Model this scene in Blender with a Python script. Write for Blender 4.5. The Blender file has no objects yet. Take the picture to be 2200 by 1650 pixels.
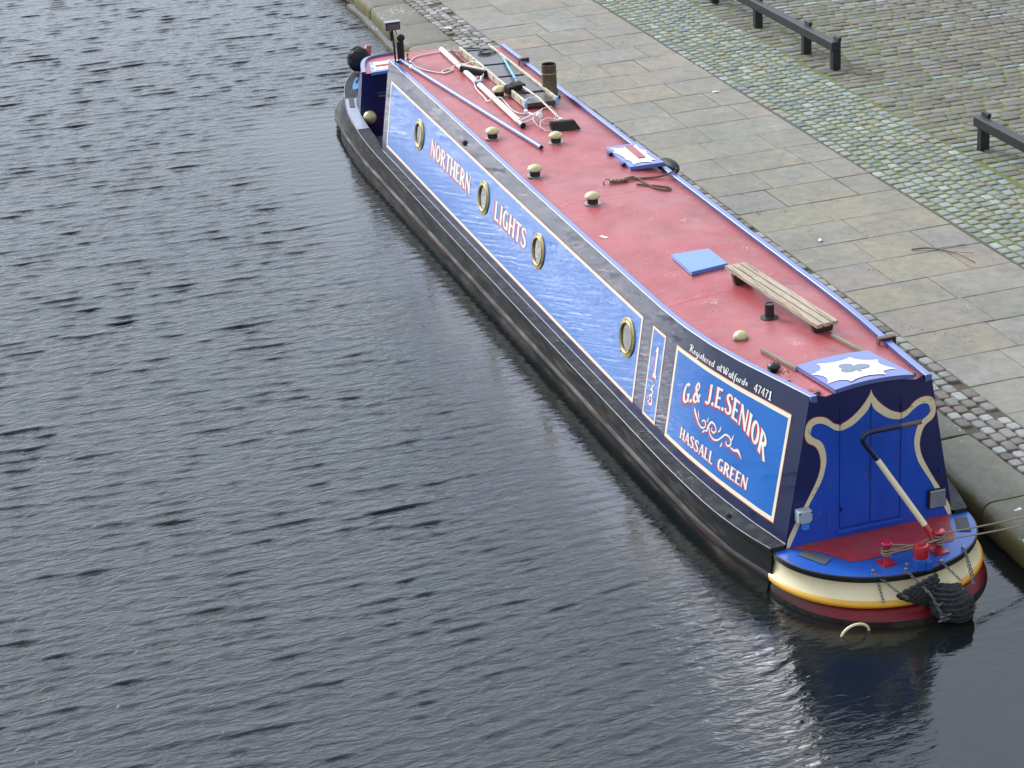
import bpy, math, random
import numpy as np
from mathutils import Vector, Matrix

SC = bpy.context.scene
random.seed(7); RNG = np.random.default_rng(7)

# ------------------------------------------------------------------ camera
yaw, pitch, roll = 0.2945316, 0.4109103, -0.0595973
fw = Vector((math.sin(yaw)*math.cos(pitch), math.cos(yaw)*math.cos(pitch), -math.sin(pitch)))
r_ = fw.cross(Vector((0, 0, 1))).normalized(); u_ = r_.cross(fw)
r2 = r_*math.cos(roll)+u_*math.sin(roll); u2 = -r_*math.sin(roll)+u_*math.cos(roll)
cd = bpy.data.cameras.new('camera'); cam = bpy.data.objects.new('camera', cd)
SC.collection.objects.link(cam)
M = Matrix((r2, u2, -fw)).transposed().to_4x4(); M.translation = Vector((-7.148637, -14.156341, 8.580375))
cam.matrix_world = M
cd.sensor_width = 36; cd.lens = 36*4823.65/2200; cd.clip_end = 2000; cd.clip_start = .1
SC.camera = cam

# ------------------------------------------------------------------ world, sun, exposure
SUN_EL, SUN_AZ = math.radians(31), math.radians(-27)      # azimuth from +Y towards +X
w = bpy.data.worlds.new('World'); SC.world = w; w.use_nodes = True
nt = w.node_tree; nt.nodes.clear()
def wn(t, **k):
    n = nt.nodes.new(t)
    for a, b in k.items(): setattr(n, a, b)
    return n
out = wn('ShaderNodeOutputWorld'); bg = wn('ShaderNodeBackground'); sky = wn('ShaderNodeTexSky', sky_type='NISHITA')
sky.sun_disc = False; sky.sun_elevation = SUN_EL; sky.sun_rotation = SUN_AZ; sky.dust_density = 3; sky.air_density = 1.2; sky.ozone_density = 1
hs = wn('ShaderNodeHueSaturation'); hs.inputs['Saturation'].default_value = .55; hs.inputs['Value'].default_value = 1.0
tc = wn('ShaderNodeTexCoord'); mp = wn('ShaderNodeMapping'); mp.inputs['Scale'].default_value = (1, 1, 2.6)
nz = wn('ShaderNodeTexNoise'); nz.inputs['Scale'].default_value = 2.3; nz.inputs['Detail'].default_value = 7; nz.inputs['Roughness'].default_value = .6
cr = wn('ShaderNodeValToRGB'); cr.color_ramp.elements[0].position = .36; cr.color_ramp.elements[1].position = .60
cr.color_ramp.elements[0].color = (.62, .62, .62, 1)
mx = wn('ShaderNodeMix', data_type='RGBA'); mx.inputs['B'].default_value = (10.9, 12.3, 14.5, 1)
L = nt.links.new
L(tc.outputs['Generated'], mp.inputs['Vector']); L(mp.outputs[0], nz.inputs['Vector']); L(nz.outputs['Fac'], cr.inputs[0])
L(sky.outputs[0], hs.inputs['Color']); L(hs.outputs[0], mx.inputs['A']); L(cr.outputs[0], mx.inputs['Factor'])
# bright veil of thin cloud round the hidden sun
vd = wn('ShaderNodeVectorMath', operation='DOT_PRODUCT'); vd.inputs[1].default_value = (math.sin(SUN_AZ)*math.cos(SUN_EL), math.cos(SUN_AZ)*math.cos(SUN_EL), math.sin(SUN_EL))
vn = wn('ShaderNodeVectorMath', operation='NORMALIZE'); L(tc.outputs['Generated'], vn.inputs[0]); L(vn.outputs[0], vd.inputs[0])
vm = wn('ShaderNodeMath', operation='MAXIMUM'); vm.inputs[1].default_value = 0; L(vd.outputs['Value'], vm.inputs[0])
vp = wn('ShaderNodeMath', operation='POWER'); vp.inputs[1].default_value = 60; L(vm.outputs[0], vp.inputs[0])
vq = wn('ShaderNodeMath', operation='POWER'); vq.inputs[1].default_value = 3; L(vm.outputs[0], vq.inputs[0])
vr = wn('ShaderNodeMath', operation='MULTIPLY_ADD'); vr.inputs[1].default_value = .8; vr.inputs[2].default_value = .74; L(vq.outputs[0], vr.inputs[0])
vs_ = wn('ShaderNodeMath', operation='MULTIPLY_ADD'); vs_.inputs[1].default_value = 16.0; L(vp.outputs[0], vs_.inputs[0]); 
# brighter lobe of sky over the quay, added to lighten the water's reflection
ve = wn('ShaderNodeVectorMath', operation='DOT_PRODUCT'); a_, e_ = math.radians(30), math.radians(30); ve.inputs[1].default_value = (math.sin(a_)*math.cos(e_), math.cos(a_)*math.cos(e_), math.sin(e_)); L(vn.outputs[0], ve.inputs[0])
vf = wn('ShaderNodeMath', operation='MAXIMUM'); vf.inputs[1].default_value = 0; L(ve.outputs['Value'], vf.inputs[0])
vg = wn('ShaderNodeMath', operation='POWER'); vg.inputs[1].default_value = 7; L(vf.outputs[0], vg.inputs[0])
vh = wn('ShaderNodeMath', operation='MULTIPLY_ADD'); vh.inputs[1].default_value = .55; L(vg.outputs[0], vh.inputs[0]); L(vr.outputs[0], vh.inputs[2]); L(vh.outputs[0], vs_.inputs[2])
vx = wn('ShaderNodeVectorMath', operation='SCALE'); L(mx.outputs['Result'], vx.inputs[0]); L(vs_.outputs[0], vx.inputs['Scale'])
L(vx.outputs[0], bg.inputs[0]); L(bg.outputs[0], out.inputs[0]); bg.inputs[1].default_value = .105
sd = bpy.data.lights.new('sun', 'SUN'); sd.energy = 1.0; sd.angle = math.radians(11); sd.color = (1, .95, .87)
so = bpy.data.objects.new('sun', sd); SC.collection.objects.link(so)
sdir = Vector((math.sin(SUN_AZ)*math.cos(SUN_EL), math.cos(SUN_AZ)*math.cos(SUN_EL), math.sin(SUN_EL)))
so.rotation_euler = sdir.to_track_quat('Z', 'Y').to_euler(); so.location = (-20, 10, 30)
SC.view_settings.view_transform = 'Standard'; SC.view_settings.look = 'None'; SC.view_settings.exposure = .0
SC.view_settings.gamma = 1
SC.render.engine = 'CYCLES'

# ------------------------------------------------------------------ materials
def mat(name, col, rough=.5, metal=0, coat=0, coatr=.05, var=.0, vs=6, bump=0, bs=30, spec=.5, col2=None, c2s=3, c2lo=.5, c2hi=.65, attr=None,
        detail=6, stretch=(1, 1, 1), rvar=0, bd=.01, speck=None):
    m = bpy.data.materials.new(name); m.use_nodes = True; t = m.node_tree; t.nodes.clear()
    def n(ty, **k):
        q = t.nodes.new(ty)
        for a, b in k.items(): setattr(q, a, b)
        return q
    o = n('ShaderNodeOutputMaterial'); p = n('ShaderNodeBsdfPrincipled'); t.links.new(p.outputs[0], o.inputs[0])
    p.inputs['Roughness'].default_value = rough; p.inputs['Metallic'].default_value = metal
    p.inputs['Coat Weight'].default_value = coat; p.inputs['Coat Roughness'].default_value = coatr
    p.inputs['Specular IOR Level'].default_value = spec
    tcn = n('ShaderNodeTexCoord'); mpn = n('ShaderNodeMapping'); mpn.inputs['Scale'].default_value = stretch
    t.links.new(tcn.outputs['Object'], mpn.inputs[0]); V = mpn.outputs[0]
    rgb = n('ShaderNodeRGB'); rgb.outputs[0].default_value = (*col, 1); src = rgb.outputs[0]
    if attr:
        a = n('ShaderNodeAttribute', attribute_name=attr); src = a.outputs['Color']
    if col2:
        z = n('ShaderNodeTexNoise'); z.inputs['Scale'].default_value = c2s; z.inputs['Detail'].default_value = 8; z.inputs['Roughness'].default_value = .62
        r = n('ShaderNodeValToRGB'); r.color_ramp.elements[0].position = c2lo; r.color_ramp.elements[1].position = c2hi
        x = n('ShaderNodeMix', data_type='RGBA'); x.inputs['B'].default_value = (*col2, 1)
        t.links.new(V, z.inputs['Vector']); t.links.new(z.outputs['Fac'], r.inputs[0]); t.links.new(r.outputs[0], x.inputs['Factor']); t.links.new(src, x.inputs['A']); src = x.outputs['Result']
    if var:
        z = n('ShaderNodeTexNoise'); z.inputs['Scale'].default_value = vs; z.inputs['Detail'].default_value = detail; z.inputs['Roughness'].default_value = .6
        mr = n('ShaderNodeMapRange'); mr.inputs['From Min'].default_value = .25; mr.inputs['From Max'].default_value = .75
        mr.inputs['To Min'].default_value = 1-var; mr.inputs['To Max'].default_value = 1+var
        x = n('ShaderNodeVectorMath', operation='SCALE')
        t.links.new(V, z.inputs['Vector']); t.links.new(z.outputs['Fac'], mr.inputs[0]); t.links.new(src, x.inputs[0]); t.links.new(mr.outputs[0], x.inputs['Scale']); src = x.outputs[0]
    for (sc_, lo_, hi_, sc2) in (speck or []):
        z = n('ShaderNodeTexNoise'); z.inputs['Scale'].default_value = sc_; z.inputs['Detail'].default_value = 2
        z9 = n('ShaderNodeTexNoise'); z9.inputs['Scale'].default_value = sc_*.07; z9.inputs['Detail'].default_value = 3
        ad = n('ShaderNodeMath', operation='ADD'); t.links.new(V, z.inputs['Vector']); t.links.new(V, z9.inputs['Vector']); t.links.new(z.outputs['Fac'], ad.inputs[0]); t.links.new(z9.outputs['Fac'], ad.inputs[1])
        r = n('ShaderNodeValToRGB'); r.color_ramp.elements[0].position = lo_; r.color_ramp.elements[1].position = hi_
        hf = n('ShaderNodeMath', operation='MULTIPLY'); hf.inputs[1].default_value = .5; t.links.new(ad.outputs[0], hf.inputs[0]); t.links.new(hf.outputs[0], r.inputs[0])
        x = n('ShaderNodeMix', data_type='RGBA'); x.inputs['B'].default_value = (*sc2, 1); t.links.new(r.outputs[0], x.inputs['Factor']); t.links.new(src, x.inputs['A']); src = x.outputs['Result']
    if rvar:
        z = n('ShaderNodeTexNoise'); z.inputs['Scale'].default_value = vs*1.7; z.inputs['Detail'].default_value = 5
        mr = n('ShaderNodeMapRange'); mr.inputs['From Min'].default_value = .3; mr.inputs['From Max'].default_value = .7
        mr.inputs['To Min'].default_value = max(0, rough-rvar); mr.inputs['To Max'].default_value = rough+rvar
        t.links.new(V, z.inputs['Vector']); t.links.new(z.outputs['Fac'], mr.inputs[0]); t.links.new(mr.outputs[0], p.inputs['Roughness'])
    t.links.new(src, p.inputs['Base Color'])
    if bump:
        z = n('ShaderNodeTexNoise'); z.inputs['Scale'].default_value = bs; z.inputs['Detail'].default_value = 5
        b = n('ShaderNodeBump'); b.inputs['Strength'].default_value = bump; b.inputs['Distance'].default_value = bd
        t.links.new(V, z.inputs['Vector']); t.links.new(z.outputs['Fac'], b.inputs['Height']); t.links.new(b.outputs[0], p.inputs['Normal'])
        t.links.new(b.outputs[0], p.inputs['Coat Normal'])
    return m
MT = {}
MT['blue'] = mat('side_blue_paint', (.001, .135, .48), .4, spec=.3, coat=.58, coatr=.02, var=.08, vs=3, bump=.5, bs=2.4, bd=.006)
MT['navy'] = mat('navy_paint', (.003, .010, .055), .4, spec=.25, coat=.62, coatr=.03, var=.15, vs=4, bump=.4, bs=2.6, bd=.006)
MT['bhblue'] = mat('bulkhead_blue_paint', (.005, .066, .46), .45, speck=[(30, .62, .65, (.05, .10, .30))], coat=.25, coatr=.2, var=.16, vs=5, stretch=(1.6, 1, .5), col2=(.02, .075, .38), c2s=5, c2lo=.55, c2hi=.75)
MT['bhnavy'] = mat('bulkhead_navy_paint', (.005, .010, .085), .45, coat=.25, coatr=.2, var=.2, vs=4)
MT['cream'] = mat('cream_paint', (.80, .68, .42), .4, speck=[(34, .625, .65, (.45, .36, .22))], coat=.3, coatr=.1, var=.05, vs=9)
MT['lining'] = mat('cream_lining', (.86, .78, .55), .4, var=.05, vs=9)
MT['white'] = mat('white_lettering', (.86, .84, .76), .4)
MT['redsh'] = mat('red_lettering', (.50, .035, .04), .4)
MT['roof'] = mat('roof_red_paint', (.36, .058, .060), .50, spec=.35, coat=.22, coatr=.25, var=.20, vs=2.3, col2=(.37, .11, .11), c2s=1.2, c2lo=.42, c2hi=.7, rvar=.1, bump=.15, bs=60, bd=.002, speck=[(42, .615, .64, (.16, .05, .045)), (75, .635, .66, (.50, .30, .28)), (9, .60, .72, (.25, .07, .06))])
MT['rail'] = mat('rail_blue_paint', (.085, .13, .37), .34, coat=.5, coatr=.12, var=.08, vs=8)
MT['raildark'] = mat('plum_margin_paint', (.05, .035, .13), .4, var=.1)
MT['hatch'] = mat('hatch_blue_paint', (.09, .125, .36), .35, coat=.5, coatr=.15, var=.07, vs=8)
MT['slab'] = mat('slab_blue_paint', (.10, .22, .58), .38, coat=.5, coatr=.15, var=.05, vs=6)
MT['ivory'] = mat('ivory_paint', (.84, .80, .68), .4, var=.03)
MT['grey'] = mat('grey_motif_paint', (.16, .20, .25), .4)
MT['hullblk'] = mat('blacking', (.017, .016, .015), .64, spec=.22, coat=.0, coatr=.25, var=.35, vs=5, stretch=(1, .35, 2), col2=(.085, .052, .028), c2s=3.5, c2lo=.56, c2hi=.74, rvar=.12, bump=.25, bs=14, bd=.004)
MT['gunw'] = mat('gunwale_paint', (.018, .020, .023), .6, speck=[(26, .60, .64, (.09, .05, .03)), (60, .63, .66, (.20, .21, .22))], spec=.25, coat=.0, coatr=.3, var=.35, vs=7, rvar=.12, bump=.15, bs=30, bd=.003)
MT['strake'] = mat('rusty_strake', (.026, .023, .021), .85, spec=.12, var=.3, vs=6, col2=(.12, .05, .022), c2s=4, c2lo=.48, c2hi=.6, stretch=(1, .35, 1), bump=.3, bs=25)
MT['yellow'] = mat('yellow_paint', (.72, .36, .015), .35, coat=.4)
MT['ctred'] = mat('counter_red_paint', (.15, .004, .010), .4, spec=.3, coat=.05, coatr=.25, var=.15, vs=5, col2=(.06, .03, .02), c2s=4, c2lo=.55, c2hi=.8, stretch=(1, 1, 3))
def fade(m, dark=(.018, .016, .015)):
    # sprayed edge: the red runs out into blacking towards the port side plating
    t = m.node_tree; p = [n for n in t.nodes if n.type == 'BSDF_PRINCIPLED'][0]; src = p.inputs['Base Color'].links[0].from_socket
    g = t.nodes.new('ShaderNodeNewGeometry'); x = t.nodes.new('ShaderNodeSeparateXYZ'); t.links.new(g.outputs['Position'], x.inputs[0])
    r = t.nodes.new('ShaderNodeMapRange'); r.inputs['From Min'].default_value = -.90; r.inputs['From Max'].default_value = -.62; t.links.new(x.outputs['X'], r.inputs[0])
    k = t.nodes.new('ShaderNodeMix'); k.data_type = 'RGBA'; k.inputs['A'].default_value = (*dark, 1); t.links.new(r.outputs[0], k.inputs['Factor']); t.links.new(src, k.inputs['B']); t.links.new(k.outputs['Result'], p.inputs['Base Color'])
fade(MT['ctred'])
MT['boot'] = mat('blacked_boot', (.012, .006, .006), .8, spec=.15, var=.4, vs=9, col2=(.02, .02, .014), c2s=5, c2lo=.42, c2hi=.6, bump=.3, bs=30)
MT['deckblue'] = mat('deck_blue_paint', (.014, .095, .44), .45, coat=.35, coatr=.25, var=.15, vs=7, col2=(.05, .10, .32), c2s=6, c2lo=.55, c2hi=.8)
MT['deckred'] = mat('deck_red_paint', (.34, .028, .035), .55, coat=.1, coatr=.3, var=.2, vs=8, col2=(.20, .085, .07), c2s=7, c2lo=.5, c2hi=.8)
MT['tread'] = mat('grey_grip', (.085, .085, .09), .8, var=.15, vs=60, bump=.4, bs=200)
MT['gloss_red'] = mat('glossy_red_paint', (.42, .008, .015), .25, coat=.6)
MT['rubber'] = mat('black_rubber', (.010, .010, .012), .45, var=.2)
MT['brass'] = mat('brass', (.40, .32, .14), .42, metal=.8, var=.18, vs=14)
MT['brassold'] = mat('weathered_brass_dome', (.54, .49, .24), .42, metal=.25, var=.14, vs=20, coat=.2)
MT['glass'] = mat('porthole_glass', (.02, .02, .02), .12, coat=.3, coatr=.01, bump=.25, bs=7, bd=.004)
MT['glassm'] = mat('window_lining', (.16, .155, .14), .5)
MT['blackm'] = mat('black_metal', (.012, .012, .014), .4, var=.2)
MT['steel'] = mat('dull_steel', (.30, .31, .33), .4, metal=.7, var=.2)
MT['brownsteel'] = mat('weathered_chimney_steel', (.15, .115, .075), .42, metal=.6, var=.35, vs=9, col2=(.07, .045, .03), c2s=6, c2lo=.45, c2hi=.7, stretch=(1, 1, .4))
MT['soot_and_hole_black'] = mat('soot_and_hole_black', (.008, .007, .007), .8)
MT['wood'] = mat('weathered_plank', (.42, .34, .24), .7, var=.3, vs=14, stretch=(3, .25, 3), col2=(.20, .13, .08), c2s=10, c2lo=.52, c2hi=.72, bump=.4, bs=50)
MT['woodrail'] = mat('weathered_batten', (.24, .19, .14), .75, var=.3, vs=14, stretch=(3, .3, 3))
MT['dkwood'] = mat('dark_brown_wood', (.040, .024, .016), .6, var=.2)
MT['panelbrown'] = mat('grey_brown_tread', (.055, .045, .043), .45, coat=.3, coatr=.2, var=.15, vs=10)
MT['ladrail'] = mat('ladder_rail', (.55, .49, .36), .55, var=.2, vs=12, col2=(.30, .20, .12), c2s=9, c2lo=.56, c2hi=.7)
MT['ltblue'] = mat('light_blue_plastic', (.09, .40, .66), .4)
MT['capblue'] = mat('pale_blue_cap', (.28, .46, .62), .5)
MT['whitepl'] = mat('white_plastic', (.80, .78, .77), .4)
MT['cable'] = mat('white_cable', (.78, .72, .60), .5)
MT['rope'] = mat('weathered_rope', (.30, .25, .18), .85, var=.3, vs=80, bump=.6, bs=220)
MT['ropeb'] = mat('brown_rope', (.16, .105, .07), .85, var=.3, vs=80, bump=.6, bs=220)
MT['bristle'] = mat('black_bristle', (.016, .012, .011), .85, var=.3, vs=120, bump=.8, bs=260)
MT['knit'] = mat('black_knitted_rope', (.034, .034, .036), .9, var=.5, vs=40, bump=1, bs=70, bd=.02)
MT['boxgrey'] = mat('pale_grey_box', (.36, .42, .45), .5)
MT['plugblue'] = mat('blue_socket', (.02, .22, .62), .4)
MT['bracket'] = mat('brown_bracket', (.13, .085, .065), .55, var=.2)
MT['post'] = mat('black_stained_timber', (.009, .009, .010), .55, var=.5, vs=12, stretch=(2, .4, 2), coat=.1, coatr=.35)
MT['lamp'] = mat('lamp_face', (.06, .075, .085), .15, coat=1)
MT['chain'] = mat('galvanised_chain', (.20, .19, .18), .45, metal=.6, var=.3)
MT['leafc'] = mat('pale_litter', (.72, .74, .70), .6)
MT['twig'] = mat('twig_bark', (.16, .11, .08), .8)

def stonemat(name, lich=True, wet=False, bump=.5, attr='Col', **kw):
    m = mat(name, (.3, .28, .24),   .85 if not wet else .45, var=.17, vs=9, **kw, attr=attr, bump=bump, bs=45, bd=.006)
    t = m.node_tree; p = [n for n in t.nodes if n.type == 'BSDF_PRINCIPLED'][0]
    src = p.inputs['Base Color'].links[0].from_socket
    tcn = t.nodes.new('ShaderNodeTexCoord')
    # grain
    z = t.nodes.new('ShaderNodeTexNoise'); z.inputs['Scale'].default_value = 70; z.inputs['Detail'].default_value = 4
    mr = t.nodes.new('ShaderNodeMapRange'); mr.inputs['From Min'].default_value = .3; mr.inputs['From Max'].default_value = .7; mr.inputs['To Min'].default_value = .86; mr.inputs['To Max'].default_value = 1.14
    x = t.nodes.new('ShaderNodeVectorMath'); x.operation = 'SCALE'
    t.links.new(tcn.outputs['Object'], z.inputs['Vector']); t.links.new(z.outputs['Fac'], mr.inputs[0]); t.links.new(src, x.inputs[0]); t.links.new(mr.outputs[0], x.inputs['Scale']); src = x.outputs[0]
    if lich:
        z2 = t.nodes.new('ShaderNodeTexNoise'); z2.inputs['Scale'].default_value = 26; z2.inputs['Detail'].default_value = 3
        z3 = t.nodes.new('ShaderNodeTexNoise'); z3.inputs['Scale'].default_value = 1.4; z3.inputs['Detail'].default_value = 3
        mu = t.nodes.new('ShaderNodeMath'); mu.operation = 'MULTIPLY'
        r = t.nodes.new('ShaderNodeValToRGB'); r.color_ramp.elements[0].position = .365; r.color_ramp.elements[1].position = .42
        y = t.nodes.new('ShaderNodeMix'); y.data_type = 'RGBA'; y.inputs['B'].default_value = (.52, .54, .44, 1)
        t.links.new(tcn.outputs['Object'], z2.inputs['Vector']); t.links.new(tcn.outputs['Object'], z3.inputs['Vector'])
        t.links.new(z2.outputs['Fac'], mu.inputs[0]); t.links.new(z3.outputs['Fac'], mu.inputs[1]); t.links.new(mu.outputs[0], r.inputs[0])
        t.links.new(r.outputs[0], y.inputs['Factor']); t.links.new(src, y.inputs['A']); src = y.outputs['Result']
    t.links.new(src, p.inputs['Base Color'])
    return m
MT['flag'] = stonemat('yorkstone_flag', lich=False, bump=.25, col2=(.175, .17, .145), c2s=1.7, c2lo=.44, c2hi=.75, speck=[(30, .655, .68, (.08, .07, .05)), (48, .655, .68, (.40, .40, .36)), (5, .60, .75, (.31, .30, .25))])
MT['sett'] = stonemat('granite_sett', lich=False, bump=.5)
MT['coping'] = stonemat('coping_stone', lich=True, bump=.7)

def groundmat():
    m = bpy.data.materials.new('joint_soil_and_moss'); m.use_nodes = True; t = m.node_tree
    p = t.nodes['Principled BSDF']; p.inputs['Roughness'].default_value = .95
    def n(ty): return t.nodes.new(ty)
    g = n('ShaderNodeNewGeometry'); s = n('ShaderNodeSeparateXYZ'); t.links.new(g.outputs['Position'], s.inputs[0])
    z = n('ShaderNodeTexNoise'); z.inputs['Scale'].default_value = 2.2; z.inputs['Detail'].default_value = 8; z.inputs['Roughness'].default_value = .65
    t.links.new(g.outputs['Position'], z.inputs['Vector'])
    # moss grows in the sett band away from the trodden flags: wide soft belt around x = 4.9
    a = n('ShaderNodeMath'); a.operation = 'SUBTRACT'; t.links.new(s.outputs['X'], a.inputs[0]); a.inputs[1].default_value = 5.25
    b = n('ShaderNodeMath'); b.operation = 'ABSOLUTE'; t.links.new(a.outputs[0], b.inputs[0])
    c = n('ShaderNodeMapRange'); t.links.new(b.outputs[0], c.inputs[0]); c.inputs['From Min'].default_value = .9; c.inputs['From Max'].default_value = 3.2
    c.inputs['To Min'].default_value = .34; c.inputs['To Max'].default_value = .02
    d = n('ShaderNodeMath'); d.operation = 'ADD'; t.links.new(c.outputs[0], d.inputs[0]); t.links.new(z.outputs['Fac'], d.inputs[1])
    e = n('ShaderNodeMapRange'); t.links.new(d.outputs[0], e.inputs[0]); e.inputs['From Min'].default_value = .48; e.inputs['From Max'].default_value = .62
    # none of it on the boat side of the flags
    f = n('ShaderNodeMath'); f.operation = 'GREATER_THAN'; t.links.new(s.outputs['X'], f.inputs[0]); f.inputs[1].default_value = 4.1
    h = n('ShaderNodeMath'); h.operation = 'MULTIPLY'; t.links.new(e.outputs[0], h.inputs[0]); t.links.new(f.outputs[0], h.inputs[1])
    z2 = n('ShaderNodeTexNoise'); z2.inputs['Scale'].default_value = 14; z2.inputs['Detail'].default_value = 5; t.links.new(g.outputs['Position'], z2.inputs['Vector'])
    k = n('ShaderNodeMix'); k.data_type = 'RGBA'; k.inputs['A'].default_value = (.055, .048, .030, 1); k.inputs['B'].default_value = (.13, .105, .075, 1); t.links.new(z2.outputs['Fac'], k.inputs['Factor'])
    k2 = n('ShaderNodeMix'); k2.data_type = 'RGBA'; k2.inputs['A'].default_value = (.08, .108, .018, 1); k2.inputs['B'].default_value = (.16, .20, .035, 1); t.links.new(z2.outputs['Fac'], k2.inputs['Factor'])
    k3 = n('ShaderNodeMix'); k3.data_type = 'RGBA'; t.links.new(k.outputs['Result'], k3.inputs['A']); t.links.new(k2.outputs['Result'], k3.inputs['B']); t.links.new(h.outputs[0], k3.inputs['Factor'])
    t.links.new(k3.outputs['Result'], p.inputs['Base Color'])
    bp = n('ShaderNodeBump'); bp.inputs['Strength'].default_value = .8; bp.inputs['Distance'].default_value = .01
    z3 = n('ShaderNodeTexNoise'); z3.inputs['Scale'].default_value = 60; t.links.new(g.outputs['Position'], z3.inputs['Vector']); t.links.new(z3.outputs['Fac'], bp.inputs['Height']); t.links.new(bp.outputs[0], p.inputs['Normal'])
    return m
MT['ground'] = groundmat()

def watermat():
    m = bpy.data.materials.new('canal_water'); m.use_nodes = True; t = m.node_tree
    p = t.nodes['Principled BSDF']; p.inputs['Roughness'].default_value = .035; p.inputs['IOR'].default_value = 1.49
    def n(ty): return t.nodes.new(ty)
    g = n('ShaderNodeNewGeometry')
    z = n('ShaderNodeTexNoise'); z.inputs['Scale'].default_value = .9; z.inputs['Detail'].default_value = 7; z.inputs['Distortion'].default_value = 1.2
    t.links.new(g.outputs['Position'], z.inputs['Vector'])
    r = n('ShaderNodeValToRGB'); r.color_ramp.elements[0].position = .46; r.color_ramp.elements[1].position = .66
    r.color_ramp.elements[0].color = (.007, .010, .011, 1); r.color_ramp.elements[1].color = (.014, .014, .011, 1)
    t.links.new(z.outputs['Fac'], r.inputs[0]); t.links.new(r.outputs[0], p.inputs['Base Color'])
    mp = n('ShaderNodeMapping'); mp.inputs['Rotation'].default_value = (0, 0, .29); mp.inputs['Scale'].default_value = (.35, 1, 1)
    t.links.new(g.outputs['Position'], mp.inputs[0])
    a = n('ShaderNodeAttribute'); a.attribute_name = 'Calm'
    z2 = n('ShaderNodeTexNoise'); z2.inputs['Scale'].default_value = 17; z2.inputs['Detail'].default_value = 4; z2.inputs['Distortion'].default_value = .6
    t.links.new(mp.outputs[0], z2.inputs['Vector'])
    b = n('ShaderNodeBump'); b.inputs['Distance'].default_value = .03; t.links.new(z2.outputs['Fac'], b.inputs['Height'])
    mu = n('ShaderNodeMath'); mu.operation = 'MULTIPLY'; mu.inputs[1].default_value = .7; t.links.new(a.outputs['Fac'], mu.inputs[0]); t.links.new(mu.outputs[0], b.inputs['Strength'])
    t.links.new(b.outputs[0], p.inputs['Normal'])
    return m
MT['water'] = watermat()

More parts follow.
